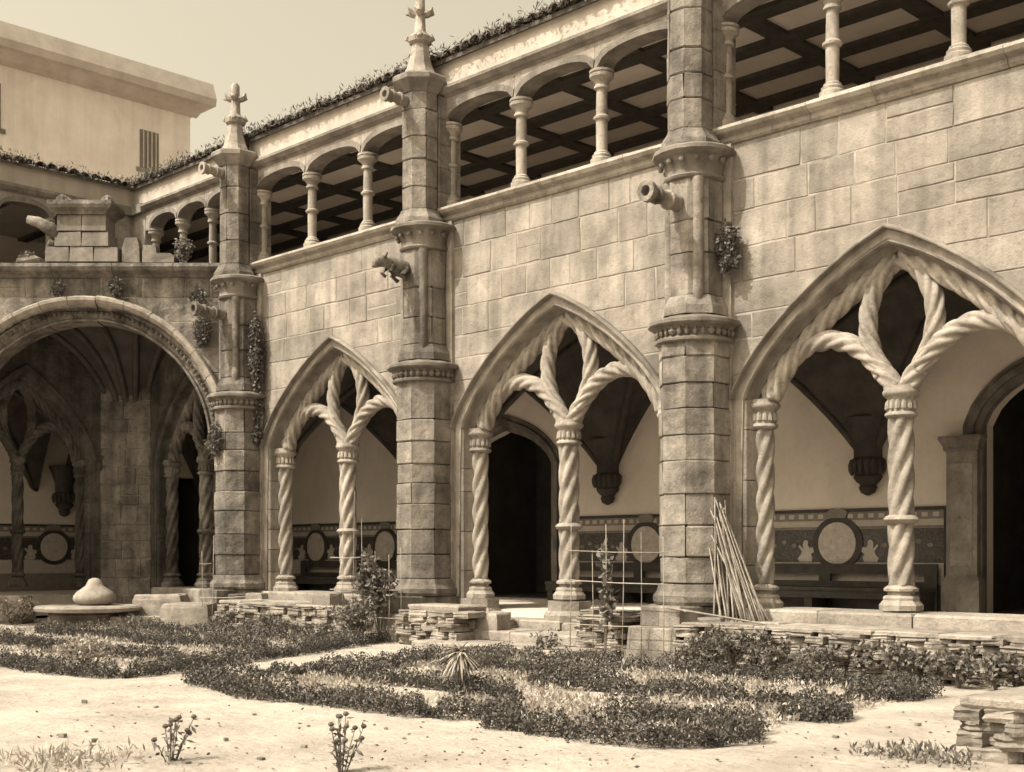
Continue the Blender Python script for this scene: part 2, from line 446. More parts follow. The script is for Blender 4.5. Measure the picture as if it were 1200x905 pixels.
def loggia(cx, cy, rz, label, seed, sx=1.0):
    t = thing('upper_loggia', label, 'loggia', (cx, cy, 0), rz, 'upper loggia bays above the arcade'); t.scale = (sx, 1, 1)
    hx = B / 2; rng = random.Random(seed)
    # coping in stones
    xs = [-hx, -hx + 1.5, -.1, 1.3, hx]
    for a, b in zip(xs, xs[1:]):
        prof = [(.42, ZS), (.05, ZS - .10), (-.02, ZS - .10), (-.05, ZS - .07), (-.05, ZS - .02), (-.13, ZS + .01), (-.16, ZS + .05), (-.15, ZS + .085), (.0, ZS + .15), (.42, ZS + .155)]
        c = MB().loft([[(a + .003, y, z) for y, z in prof], [(b - .003, y, z + rng.uniform(-.006, .006)) for y, z in prof]])
        c.build('coping_stone', STONE_L if sx == 1 else STONE, t)
    zc = ZS + .15
    zt = 7.36
    for x in (-2.13, -.72, .72, 2.13):
        half = abs(x) > 2
        s = MB().lathe([(.072, zc + .16), (.075, zc + .5), (.075, zc + .56), (.105, zc + .575), (.11, zc + .60), (.075, zc + .63), (.068, zt - .22)], 16, (x, .13))
        sh = s.build('column_shaft', STONE_L, t, smooth=40)
        MB().lathe([(.145, zc - .01), (.145, zc + .06), (.12, zc + .08), (.125, zc + .11), (.10, zc + .13), (.10, zc + .15), (.075, zc + .17)], 16, (x, .13)).build('column_base', STONE_L, t, smooth=40)
        MB().lathe([(.07, zt - .24), (.10, zt - .225), (.10, zt - .20), (.085, zt - .18), (.10, zt - .13), (.155, zt - .09), (.16, zt - .05), (.14, zt - .04), (.16, zt - .03), (.16, zt), (.01, zt + .001)], 16, (x, .13)).build('capital', STONE_L, t, smooth=40)
    # three flat arches, each with its ring
    for k, xc in enumerate((-1.44, 0, 1.44)):
        w = .69; hw = .72; pts = [(-w + 2 * w * i / 14) for i in range(15)]
        arc = lambda x, r: zt + .005 + (.20 + r) * max(0, 1 - (abs(x) / (w + r * .6)) ** 2.4) ** .55
        intr = [(xc + x, arc(x, 0)) for x in pts]
        ext = [(xc + x * 1.03, max(arc(x, .095), zt + .07 if abs(x) > w * .98 else 0)) for x in pts]
        MB().prism_y(intr + ext[::-1], -.012, .27).build('arch_ring', MOULD, t)
        sp = MB()
        for i in range(14):
            a, b = ext[i], ext[i + 1]
            sp.prism_y([(a[0], a[1] - .01), (b[0], b[1] - .01), (b[0], 7.70), (a[0], 7.70)], .0, .26)
        sp.build('spandrel', STONE_L, t)
    pf = MB()
    for x in (-.72, .72): pf.box(x - .06, x + .06, .004, .25, zt, 7.70)
    for sg in (-1, 1): pf.box(min(sg * 2.08, sg * hx), max(sg * 2.08, sg * hx), .004, .25, zt, 7.70)
    pf.build('spandrel_pier', STONE_L, t)
    prof = [(.3, 7.70), (-.01, 7.70), (-.03, 7.72), (-.07, 7.735), (-.12, 7.79), (-.12, 7.83), (-.02, 7.87), (.3, 7.87)]
    MB().loft([[(-hx, y, z) for y, z in prof], [(hx, y, z) for y, z in prof]]).build('cornice', MOULD, t)
    MB().box(-hx, hx, .02, .3, 7.865, 8.22).build('plaster_band', BAND, t)
    # wall of pilaster stones beside each pier
    return t

BAYS = {1: -B, 2: 0.0, 3: B, 4: 2 * B}
LB = {1: 'ashlar arcade wall with pointed arch, first full bay beside the round corner arch',
      2: 'ashlar arcade wall with pointed arch above the flagstone entrance and cane trellis',
      3: 'ashlar arcade wall with pointed arch, bay beside the leaning cane bundle',
      4: 'ashlar arcade wall with pointed arch, bay past the one with the cane bundle'}
LT = {1: 'twisted stone tracery and columns in the arch between ivy pier and cross-topped pier',
      2: 'twisted stone tracery and columns framing the dark doorway and paved entrance',
      3: 'twisted stone tracery and columns before bench and tile medallion, beside leaning canes',
      4: 'twisted stone tracery and columns in the bay past the leaning canes'}
LU = {1: 'upper loggia of small columns between ivy pier and cross-topped pier',
      2: 'upper loggia of small columns and flat arches above the paved entrance',
      3: 'upper loggia of small columns above the bay with leaning canes',
      4: 'upper loggia of small columns past the bay with leaning canes'}
for k, u in BAYS.items():
    arcade_bay(u, 0, 0, LB[k], 40 + k)
    tracery(u, 0, 0, LT[k])
    loggia(u, 0, 0, LU[k], 60 + k)
SX0 = 0.70
U0 = -7.30 - B / 2 * SX0
W0 = -(CX0 + 7.30) ; 
arcade_bay(U0, 0, 0, 'narrow stained arcade wall with painted shade, seen through the round corner arch, beside the ivy pier', 51, SX0, STONE_S)
tracery(U0, 0, 0, 'weathered twisted tracery and columns behind the round corner arch, beside the ivy pier', SX0, STONE_D, 1.62)
loggia(U0, 0, 0, 'short upper loggia behind the overgrown corner terrace, beside the ivy pier', 71, SX0)
WV = -(U0 - CX0)
arcade_bay(CX0, WV, pi / 2, 'narrow stained arcade wall of the other wing, with painted shade, under the corner arch', 52, SX0, STONE_S)
tracery(CX0, WV, pi / 2, 'weathered twisted tracery with painted shade in the other wing, before the shadowed oval tile medallion', SX0, STONE_S, 1.62)
loggia(CX0, WV, pi / 2, 'upper loggia of the other wing behind the pedestal on the terrace', 72, SX0)

t = thing('loggia_corner', 'plain inner corner of the upper storey where the two wings meet', 'wall', (CX0, 0, 0))
XE, YE = U0 - B / 2 * SX0 - CX0, WV + B / 2 * SX0
MB().loft([[(x, y, z) for x, y in ((XE, -.004), (.0, -.004), (.004, YE), (-.30, YE), (-.30, .26), (XE, .26))] for z in (ZS - .1, 7.70)]).build('ashlar_face', STONE_L, t)
for d0, z0, z1, m_, nm in ((.10, 7.70, 7.87, MOULD, 'cornice'), (-.02, 7.87, 8.22, BAND, 'plaster_band'), (.14, ZS + .0, ZS + .13, STONE, 'coping_stone')):
    MB().loft([[(x, y, z) for x, y in ((XE, -d0), (d0, -d0), (d0, YE), (-.30, YE), (-.30, .26), (XE, .26))] for z in (z0, z1)]).build(nm, m_, t)
# ------------------------------------------------------------------ piers
def octo(R, c, z, ph=pi / 8, n=8):
    return [(c[0] + R * cos(ph + 2 * pi * j / n), c[1] + R * sin(ph + 2 * pi * j / n), z) for j in range(n)]
def olathe(prof, c, n=8):
    return MB().loft([octo(R, c, z, pi / n, n) for R, z in prof])

def course_pair(t, R, c, z0, z1, rng, m, dR=.016):
    """one course of an octagonal pier: two or three wedge stones"""
    st = rng.choice((0, 1, 2)); cuts = sorted({st, st + rng.choice((2, 3)), st + 5})
    r = R + rng.uniform(-dR, dR)
    V = octo(r, c, 0); n = 8
    for k, a in enumerate(cuts):
        b = cuts[(k + 1) % len(cuts)] + (8 if k == len(cuts) - 1 else 0)
        arc = [V[i % 8][:2] for i in range(a, b + 1)]
        poly = [c] + arc
        if len(arc) < 3: poly = [c] + arc
        ch = rng.uniform(.008, .018)
        q = inset(poly, .005); q2 = inset(poly, .005 + ch)
        bb = MB().loft([[(x, y, z0 + .004) for x, y in q2], [(x, y, z0 + .004 + ch) for x, y in q], [(x, y, z1 - .002 - ch) for x, y in q], [(x, y, z1 - .002) for x, y in q2]])
        bb.v = [(x + rng.uniform(-.006, .006), y + rng.uniform(-.006, .006), z + rng.uniform(-.004, .004)) for x, y, z in bb.v]
        bb.build('stone_block', m, t)

def cannon(t, z, L, c, tilt=.10, r=.10, m=STONE_D):
    b = MB(); y0 = c[1] - .1
    rings = []
    for s, rr in ((0, r * .95), (.25, r * .9), (.27, r * 1.12), (.33, r * 1.12), (.35, r * .85), (.62, r * .8), (.64, r * 1.05), (.70, r * 1.05), (.72, r * .85), (.86, r * .9), (.88, r * 1.2), (1, r * 1.2), (1, r * .62), (.86, r * .55)):
        rings.append([(c[0] + rr * cos(2 * pi * j / 14), y0 - s * L, z + tilt * s * L + rr * sin(2 * pi * j / 14)) for j in range(14)])
    b.loft(rings); return b.build('gargoyle', m, t, smooth=35)

def beast(t, z, c):
    """crouching animal spout"""
    b = MB(); y0 = c[1] - .15
    prof = [(0, .10, 0), (.10, .13, .0), (.22, .125, .01), (.32, .10, .03), (.40, .075, .05), (.46, .085, .06), (.53, .085, .055), (.60, .055, .03), (.64, .04, .02)]
    b.loft([[(c[0] + rr * .8 * cos(2 * pi * j / 12), y0 - s, z + dz + rr * sin(2 * pi * j / 12)) for j in range(12)] for s, rr, dz in prof])
    for sg in (-1, 1):
        b.tube([(c[0] + sg * .07, y0 - .50, z + .10), (c[0] + sg * .09, y0 - .47, z + .17)], [.03, .012], 5)
        b.tube([(c[0] + sg * .09, y0 - .10, z - .02), (c[0] + sg * .11, y0 - .22, z - .10), (c[0] + sg * .10, y0 - .12, z - .16)], [.055, .04, .03], 6)
        b.tube([(c[0] + sg * .08, y0 - .34, z), (c[0] + sg * .09, y0 - .42, z - .09), (c[0] + sg * .08, y0 - .36, z - .13)], [.04, .03, .025], 6)
    b.tube([(c[0], y0 - .58, z - .01), (c[0], y0 - .66, z - .04)], [.04, .025], 6)
    return b.build('gargoyle', STONE_D, t, smooth='full')

def pier(px, py, rz, label, seed, garg='cannon', m=STONE, spout=True, low_hidden=False):
    rng = random.Random(seed)
    t = thing('cloister_pier', label, 'pier', (px, py, 0), rz, 'octagonal piers of the arcade')
    c = (0.05, -.20)
    # plinth in big stones
    MB().loft([[(x, y, z) for x, y in ((-.36, -.98), (.36, -.98), (.42, -.60), (.50, .0), (-.44, .0))] for z in (-.05, .12)]).build('plinth_stone', m, t)
    MB().loft([[(c[0] + s * x, -.25 + s * (y + .25), z) for x, y in ((-.42, -.93), (.28, -.93), (.34, -.54), (.46, .0), (-.50, .0))] for z, s in ((.124, 1), (.36, .97), (.385, .93))]).build('plinth_stone', m, t)
    MB().loft([[(c[0] + s * x, -.25 + s * (y + .25), z) for x, y in ((-.32, -.80), (.24, -.80), (.34, -.44), (.46, .0), (-.48, .0))] for z, s in ((.39, 1), (.60, .99), (.62, .96))]).build('plinth_stone', m, t)
    olathe([(.45, -.02), (.45, .61)], c, 8).build('plinth_core', m, t)
    olathe([(.48, .622), (.50, .66), (.50, .72), (.455, .78), (.43, .86)], c, 8).build('base_moulding', m, t)
    MB().box(-.36, .45, -.05, .41, .0, ZS - .1).build('core', MORTAR, t)
    zs = courses(.865, 3.64, .27, .40, rng)
    for a, b in zip(zs, zs[1:]): course_pair(t, .425, c, a, b, rng, m)
    olathe([(.43, 3.62), (.462, 3.635), (.468, 3.66), (.44, 3.68), (.425, 3.70), (.435, 3.76), (.475, 3.80), (.53, 3.815), (.545, 3.83), (.545, 3.865), (.53, 3.885), (.42, 3.91), (.34, 3.94)], c, 16).build('lower_capital', MOULD, t, smooth=30)
    lb = MB()
    for q in range(22):
        a = radians(-215 + 11.6 * q)
        k_ = rng.uniform(.6, 1.15); lb.lathe([(.002, 3.685), (.03 * k_, 3.70), (.045 * k_, 3.735), (.02 * k_, 3.765), (.035 * k_, 3.785), (.004, 3.80)], 5, (c[0] + .445 * cos(a), c[1] + .445 * sin(a)), rng.uniform(0, 3))
    lb.build('carved_leaves', MOULD, t, smooth=True, kind='stuff')
    # middle stage: slender octagon with attached shafts
    c2 = (.05, -.20)
    MB().loft([octo(R, c2, z) for R, z in ((.40, 3.94), (.39, 4.04), (.33, 4.16))]).build('stage_base', m, t)
    zs = courses(4.16, 5.50, .34, .52, rng)
    for a, b in zip(zs, zs[1:]): course_pair(t, .325, c2, a, b, rng, m, .006)
    for an in (-45, -135, -90 + 180):
        if an > 0: continue
        x, y = c2[0] +  .285 * cos(radians(an)), c2[1] + .285 * sin(radians(an))
        MB().lathe([(.0, 4.02), (.05, 4.10), (.068, 4.2), (.062, 4.3), (.062, 5.40), (.075, 5.44), (.075, 5.5)], 12, (x, y)).build('attached_shaft', m, t, smooth=40)
    MB().box(-.22, .32, -.2, .01, 3.95, 5.55).build('backing', m, t)
    olathe([(.31, 5.49), (.35, 5.505), (.365, 5.53), (.34, 5.555), (.335, 5.60), (.35, 5.68), (.39, 5.745), (.46, 5.775), (.49, 5.79), (.49, 5.83), (.465, 5.85), (.34, 5.87)], c2, 16).build('ball_capital', MOULD, t, smooth=30)
    bl = MB()
    for q in range(9):
        a = radians(-200 + 25 * q)
        bl.lathe([(.002, 5.66), (.022, 5.668), (.034, 5.69), (.03, 5.715), (.012, 5.73), (.002, 5.732)], 8, (c2[0] + .395 * cos(a), c2[1] + .395 * sin(a)))
    bl.build('ball_ornament', MOULD, t, smooth=True, kind='stuff')
    # upper stage
    c3 = (.03, -.27)
    MB().loft([octo(R, c3, z) for R, z in ((.37, 5.868), (.36, 5.93), (.30, 6.02), (.285, 6.06))]).build('stage_base', m, t)
    zs = courses(6.06, 7.74, .26, .46, rng)
    for a, b in zip(zs, zs[1:]):
        course_pair(t, .27, c3, a, b, rng, m, .005)
    zs = courses(6.0, 7.70, .30, .5, rng)
    for a, b in zip(zs, zs[1:]):
        MB().box(-.22, .30, -.14, .26, a + .004, b - .004).build('pilaster_stone', m, t)
    olathe([(.28, 7.72), (.31, 7.76), (.38, 7.84), (.41, 7.87), (.41, 7.93), (.38, 7.96), (.25, 8.0)], c3, 8).build('top_cornice', MOULD, t)
    if garg == 'cannon': cannon(t, 5.22, .58, (c2[0] - .02, c2[1] - .2), .06)
    elif garg == 'beast': beast(t, 5.22, (c2[0] - .05, c2[1] - .1))
    if spout: cannon(t, 7.60, .38, (c3[0] - .02, c3[1] - .16), .02, .085, STONE)
    # pinnacle with a leafy cross
    pn = olathe([(.25, 8.0), (.20, 8.10), (.145, 8.28), (.125, 8.42), (.12, 8.45)], c3, 8).build('pinnacle', STONE_L, t)
    cr = MB().loft([octo(R, c3, z) for R, z in ((.13, 8.45), (.17, 8.48), (.18, 8.55), (.12, 8.60), (.085, 8.64), (.075, 8.9), (.07, 9.12), (.04, 9.16))])
    for a in (0, 90, 180, 270):
        ca, sa = cos(radians(a + 45)), sin(radians(a + 45))
        cr.tube([(c3[0], c3[1], 8.88), (c3[0] + .10 * ca, c3[1] + .10 * sa, 8.90), (c3[0] + .16 * ca, c3[1] + .16 * sa, 8.93), (c3[0] + .18 * ca, c3[1] + .18 * sa, 8.88)], [.05, .06, .075, .03], 7)
        cr.tube([(c3[0] + .09 * ca, c3[1] + .09 * sa, 8.50), (c3[0] + .18 * ca, c3[1] + .18 * sa, 8.56), (c3[0] + .20 * ca, c3[1] + .20 * sa, 8.52)], [.05, .05, .02], 6)
    cr.build('finial', STONE_L, pn, smooth=40)
    return t

pier(-1.5 * B, 0, 0, 'octagonal stone pier overgrown with ivy, beside the round corner arch', 11, 'cannon', STONE_D)
pier(-.5 * B, 0, 0, 'octagonal stone pier with crouching animal gargoyle and leafy cross finial', 12, 'beast', STONE_P)
pier(.5 * B, 0, 0, 'octagonal stone pier with cannon gargoyle beside the bundle of canes', 13, 'cannon', STONE_P, spout=False)
pier(1.5 * B, 0, 0, 'octagonal stone pier past the bay with the leaning canes', 14, 'cannon', STONE_P)
PV = -(-1.5 * B - CX0)
pier(CX0, PV, pi / 2, 'octagonal stone pier at the far foot of the round corner arch', 15, 'cannon', STONE_D)

# ------------------------------------------------------------------ round corner arch (set across the corner)
p1 = np.array([-1.5 * B, 0.0]); p2 = np.array([CX0, PV]); mid = (p1 + p2) / 2
L2 = np.linalg.norm(p1 - p2) / 2
t = thing('corner_arch', 'wide round stained arch set across the cloister corner below the terrace', 'arch', (mid[0], mid[1], 0), pi / 4)
rng = random.Random(5)
RC, RI, ZQ = 2.50, 2.12, 3.08
xaR = lambda z: sqrt(max(RC ** 2 - (z - ZQ) ** 2, 0)) - .03 if z < ZQ + RC else 0.0
hx = L2 - .2
core = MB()
for s in (-1, 1):
    arc = [(s * (RC - .1) * cos(a), ZQ + (RC - .1) * sin(a)) for a in np.linspace(.15, pi / 2, 14)]
    poly = [(s * hx, arc[0][1])] + arc + [(0, ZS - .1), (s * hx, ZS - .1)]
    core.prism_y(poly if s < 0 else poly[::-1], .006, .5)
core.build('mortar_core', MORTAR, t)
wall_courses(t, xaR, ZQ + RC - .05, hx, 3.5, ZS - .1, rng, STONE_D)
prof = [(RC + .02, .02), (RC + .03, -.10), (RC, -.16), (RC - .05, -.16), (RC - .10, -.12), (RC - .13, -.04), (RC - .15, .0), (RC - .32, .10), (RC - .34, .06), (RC - .37, .06), (RC - .39, .12), (RC - .39, .5), (RC - .1, .51)]
na = 15
for k in range(na):
    a0, a1 = pi * (.03 + .94 * k / na), pi * (.03 + .94 * (k + 1) / na)
    A = np.linspace(a0 + .002, a1 - .002, 5); dr = rng.uniform(-.012, .012)
    MB().loft([[(-(r + dr) * cos(a), y, ZQ + (r + dr) * sin(a)) for a in A] for r, y in prof[:7]], caps=False, closed=False).build('hood_stone', STONE_L, t, smooth=35)
    MB().loft([[(-(r + dr) * cos(a), y, ZQ + (r + dr) * sin(a)) for a in A] for r, y in prof[6:]], caps=False, closed=False).build('arch_stone', STONE_D, t, smooth=35)
cv = MB()
for k in range(70):   # carved foliage in the hollow of the arch
    a = pi * (.06 + .88 * k / 69); r = RC - .235
    cx, cz = -r * cos(a), ZQ + r * sin(a); s = .055 * rng.uniform(.7, 1.2)
    cv.add([(cx - s, .03, cz - s * .4), (cx + s * .3, -.01, cz - s), (cx + s, .04, cz + s * .3), (cx - s * .2, .0, cz + s), (cx, -.05, cz), (cx, .12, cz)], [(0, 1, 4), (1, 2, 4), (2, 3, 4), (3, 0, 4), (1, 0, 5), (2, 1, 5), (3, 2, 5), (0, 3, 5)])
cv.build('carved_foliage', STONE_D, t)
for k in range(5):
    a, b = -hx + 2 * hx * k / 5, -hx + 2 * hx * (k + 1) / 5
    pr = [(.5, ZS), (-.02, ZS - .10), (-.06, ZS - .05), (-.15, ZS + .0), (-.18, ZS + .06), (-.16, ZS + .12), (.0, ZS + .16), (.5, ZS + .16)]
    MB().loft([[(a + .004, y, z) for y, z in pr], [(b - .004, y, z) for y, z in pr]]).build('coping_stone', STONE_D, t)
# terrace slab behind it
tv = MB(); tri = [(-7.2, .1), (CX0 - .1, .1), (CX0 - .1, PV)]
tv.loft([[(x, y, z) for x, y in tri] for z in (ZS - .25, ZS - .02)]); tv.build('terrace_slab', STONE_D, None)
tag(bpy.data.objects['terrace_slab'], 'triangular stone terrace slab above the round corner arch', 'terrace')

# pedestal on the terrace
t = thing('terrace_pedestal', 'broken carved pedestal with beast spout on the corner terrace parapet', 'pedestal', (mid[0] - .02, mid[1] + .0, ZS + .16), pi / 4)
rng = random.Random(8)
for z0, z1, hw, n in ((0, .26, .62, 3), (.265, .52, .46, 2), (.525, .80, .42, 2)):
    for k in range(n):
        a, b = -hw + 2 * hw * k / n, -hw + 2 * hw * (k + 1) / n
        bb = MB(); bb.loft([[(x, y, z0) for x, y in ((a + .004, -.12), (b - .004, -.12), (b - .004, .40), (a + .004, .40))], [(x, y, z1 + rng.uniform(-.02, 0)) for x, y in ((a + .01, -.10), (b - .01, -.10 + rng.uniform(-.03, .03)), (b - .01, .40), (a + .01, .40))]])
        bb.build('stone_block', STONE, t)
MB().loft([[(x * w, .15 + (y - .15) * w, z) for x, y in ((-.5, -.2), (.5, -.2), (.5, .5), (-.5, .5))] for w, z in ((.84, .80), (.88, .84), (1.05, .90), (1.1, .95), (1.08, 1.02), (.7, 1.03))]).build('cap_moulding', STONE_D, t)
for k in range(9):
    x, z = rng.uniform(-.45, .42), 1.02
    s = rng.uniform(.06, .13)
    MB().lathe([(s * .5, z - .02), (s, z + s * .3), (s * .8, z + s), (s * .2, z + s * 1.4)], 7, (x, rng.uniform(-.1, .3)), rng.uniform(0, 3)).build('carved_fragment', STONE_D, t)
b = MB()
b.tube([(-.40, .0, .42), (-.55, -.05, .58), (-.75, -.08, .68), (-.92, -.1, .72)], [.10, .12, .095, .07], 9)
b.tube([(-.42, .0, .30), (-.55, -.04, .34), (-.60, -.05, .25)], [.06, .07, .03], 7)
b.build('gargoyle', STONE_D, t, smooth='full')
# tumbled blocks on the parapet
for k, (x, w, h) in enumerate(((.82, .15, .42), (1.12, .13, .30), (1.38, .16, .16), (-.95, .2, .12))):
    bb = MB(); bb.loft([[(sx * w * s + rng.uniform(-.02, .02), sy * .14 + rng.uniform(-.02, .02), z) for sx, sy in ((-1, -1), (1, -1), (1, 1), (-1, 1))] for z, s in ((0, 1), (h * .6, .95), (h, .7))])
    d = np.array([cos(pi / 4), sin(pi / 4)])
    o = bb.build('fallen_block', STONE, None, loc=(mid[0] + d[0] * x - .1 * d[1], mid[1] + d[1] * x + .1 * d[0], ZS + .16)); o.rotation_euler = (0, 0, pi / 4)
    tag(o, 'worn loose stone block on the terrace parapet beside the broken pedestal', 'stone block', 'loose blocks on the terrace parapet')

# inner corner pier, chamfered, with clustered shafts
t = thing('corner_pier', 'broad stained masonry pier in shade behind the round corner arch', 'pier', (CX0, 0, 0), pi / 4)
rng = random.Random(21)
ca = np.array([-10.40, .02]) ; cb = np.array([CX0 - .02, -.70])
mc = (ca + cb) / 2 - np.array([CX0, 0])
R45 = np.array([[cos(-pi / 4), -sin(-pi / 4)], [sin(-pi / 4), cos(-pi / 4)]])
yc = (R45 @ mc)[1]; hw = .48
MB().box(-hw + .01, hw - .01, yc + .02, yc + 1.2, 0, ZS - .3).build('core', MORTAR, t)
zs = courses(.1, 4.4, .28, .40, rng)
for a, b in zip(zs, zs[1:]): lay(t, -hw, hw, a, b, rng, STONE_D, yc, yc + .2, .28, .55)
for sg in (-1, 1):
    for q, (dx, dy, r) in enumerate(((.08, .10, .085), (.22, .28, .07))):
        x, y = sg * (hw + dx), yc + dy
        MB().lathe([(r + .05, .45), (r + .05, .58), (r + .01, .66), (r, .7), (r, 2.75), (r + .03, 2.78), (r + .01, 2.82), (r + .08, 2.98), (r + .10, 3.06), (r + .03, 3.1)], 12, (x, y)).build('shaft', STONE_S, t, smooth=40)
    for q in range(5):
        x, y = sg * (hw + .08), yc + .10; a = -pi / 2 + (q - 2) * .6
        MB().lathe([(.01, 2.76), (.05, 2.80), (.06, 2.90), (.03, 2.97), (.01, 2.99)], 7, (x + .12 * cos(a), y + .12 * sin(a))).build('carved_leaf', STONE_S, t, smooth=True)

# fan vault below the terrace
def fan(name, poly_pts, sup, zs, zt, dm, label, n=46):
    xs = [p[0] for p in poly_pts]; ys = [p[1] for p in poly_pts]
    GX = np.linspace(min(xs), max(xs), n); GY = np.linspace(min(ys), max(ys), n)
    b = MB(); idx = {}
    def inside(x, y): return y >= PV + (CX0 - x) * -1 - .35 if False else (x - CX0) - (y - PV) <= .25 + 0 * x
    for j, y in enumerate(GY):
        for i, x in enumerate(GX):
            if (x - CX0) + (-(y)) > (-1.5 * B - CX0) + .2: continue
            d = min(math.hypot(x - sx, y - sy) for sx, sy in sup)
            k = min(max(d - .25, 0) / dm, 1)
            idx[(i, j)] = len(b.v); b.v.append((x, y, zs + (zt - zs) * (1 - (1 - k) ** 2) ** .6))
    for j in range(n - 1):
        for i in range(n - 1):
            q = [idx.get((i, j)), idx.get((i + 1, j)), idx.get((i + 1, j + 1)), idx.get((i, j + 1))]
            if None not in q: b.f.append(tuple(q))
    t = thing(name, label, 'vault')
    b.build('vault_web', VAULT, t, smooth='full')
    return t
sup = [(CX0 - .12, .12), (-7.1, -.1), (CX0 + .1, PV)]
t = fan('corner_vault', [(CX0 - .2, .3), (-7.0, PV - .2)], sup, 2.95, 5.35, 2.2, 'shadowy ribbed fan vault under the round corner arch')
for k in range(7):
    a = radians(-95 + 100 * k / 6)
    pts = []
    for d in np.linspace(.25, 2.3, 14):
        q = min((d - .25) / 2.2, 1); pts.append((sup[0][0] + d * cos(a), sup[0][1] + d * sin(a), 2.95 + 2.4 * (1 - (1 - q) ** 2) ** .6 - .05))
    MB().tube(pts, .06, 6).build('rib', VAULT, t, smooth='full')

# ------------------------------------------------------------------ gallery vaults, back walls
ZV, HV = 2.62, 2.20
gf = lambda x: (1 - (1 - np.clip(x, 0, 1)) ** 1.5) ** (1 / 1.1)
def vault(cx, cy, rz, w, label):
    t = thing('gallery_vault', label, 'vault', (cx, cy, 0), rz, 'groin vaults over the gallery bays')
    hx = w / 2; y0, y1 = .40, DEEP + .02; ym = (y0 + y1) / 2; hy = (y1 - y0) / 2
    nx, ny = 40, 28; b = MB()
    for j in range(ny + 1):
        for i in range(nx + 1):
            x = -hx + w * i / nx; y = y0 + (y1 - y0) * j / ny
            z = ZV + HV * max(gf((hx - abs(x) - .13) / (hx - .13)), gf((hy - abs(y - ym) - .13) / (hy - .13)))
            b.v.append((x, y, z))
    for j in range(ny):
        for i in range(nx):
            k = j * (nx + 1) + i; b.f.append((k, k + nx + 1, k + nx + 2, k + 1))
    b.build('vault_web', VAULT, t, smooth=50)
    for sx_ in (-1, 1):
        for sy_ in (-1, 1):
            pts = []
            for q in np.linspace(0, 1, 16):
                pts.append((sx_ * hx * (1 - q), ym + sy_ * hy * (1 - q), ZV + HV * float(gf(q * (hx) / (hx - .13) - .05)) - .03))
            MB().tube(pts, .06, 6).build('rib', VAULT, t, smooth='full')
    return t
def corbel(cx, cy, rz, label):
    c = MB()
    prof = [(.02, 2.02), (.10, 2.06), (.13, 2.13), (.11, 2.17), (.17, 2.22), (.21, 2.28), (.18, 2.32), (.20, 2.36), (.25, 2.44), (.25, 2.50), (.20, 2.55), (.20, 2.72), (.27, 2.95), (.34, 3.10)]
    c.loft([[(R * cos(pi / 8 + 2 * pi * j / 12), R * .85 * sin(pi / 8 + 2 * pi * j / 12), z) for j in range(12)] for R, z in prof])
    t = thing('vault_corbel', label, 'corbel', (cx, cy, 0), rz, 'carved corbels carrying the vault')
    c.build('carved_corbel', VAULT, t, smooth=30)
    lf = MB()
    for q in range(9):
        a = pi + pi * q / 8
        lf.lathe([(.005, 2.30), (.04, 2.36), (.05, 2.44), (.02, 2.52)], 6, (.235 * cos(a), .235 * .85 * sin(a)))
    lf.build('carved_leaves', VAULT, t, smooth=True)
VL = {0: 'dark groin vault over the gallery behind the corner arch', 1: 'dark groin vault behind the arch by the ivy pier', 2: 'dark groin vault behind the arch of the paved entrance',
      3: 'dark groin vault behind the arch by the leaning canes', 4: 'dark groin vault past the bay with leaning canes'}
for k in range(0, 5): vault(-2 * B + k * B, 0, 0, B, VL[k])
vault(-2.5 * B - 1.6, 0, 0, 3.2, 'dark groin vault over the corner square of the gallery')
vault(CX0, -2.5, pi / 2, B, 'dark groin vault over the gallery of the other wing')
for k, n in ((-2.5, 'dark carved corbel on the back wall near the corner square'), (-1.5, 'dark carved corbel on the back wall behind the ivy pier'), (-.5, 'dark carved corbel on the plaster wall beside the dark doorway'),
             (.5, 'dark carved corbel on the plaster wall above the tiled bench'), (1.5, 'dark carved corbel on the back wall past the pilastered doorway')):
    corbel(k * B, DEEP - .10, 0, n)
corbel(CX0 - DEEP + .1, .45, pi / 2, 'dark carved corbel on the wall above the shadowed oval medallion')

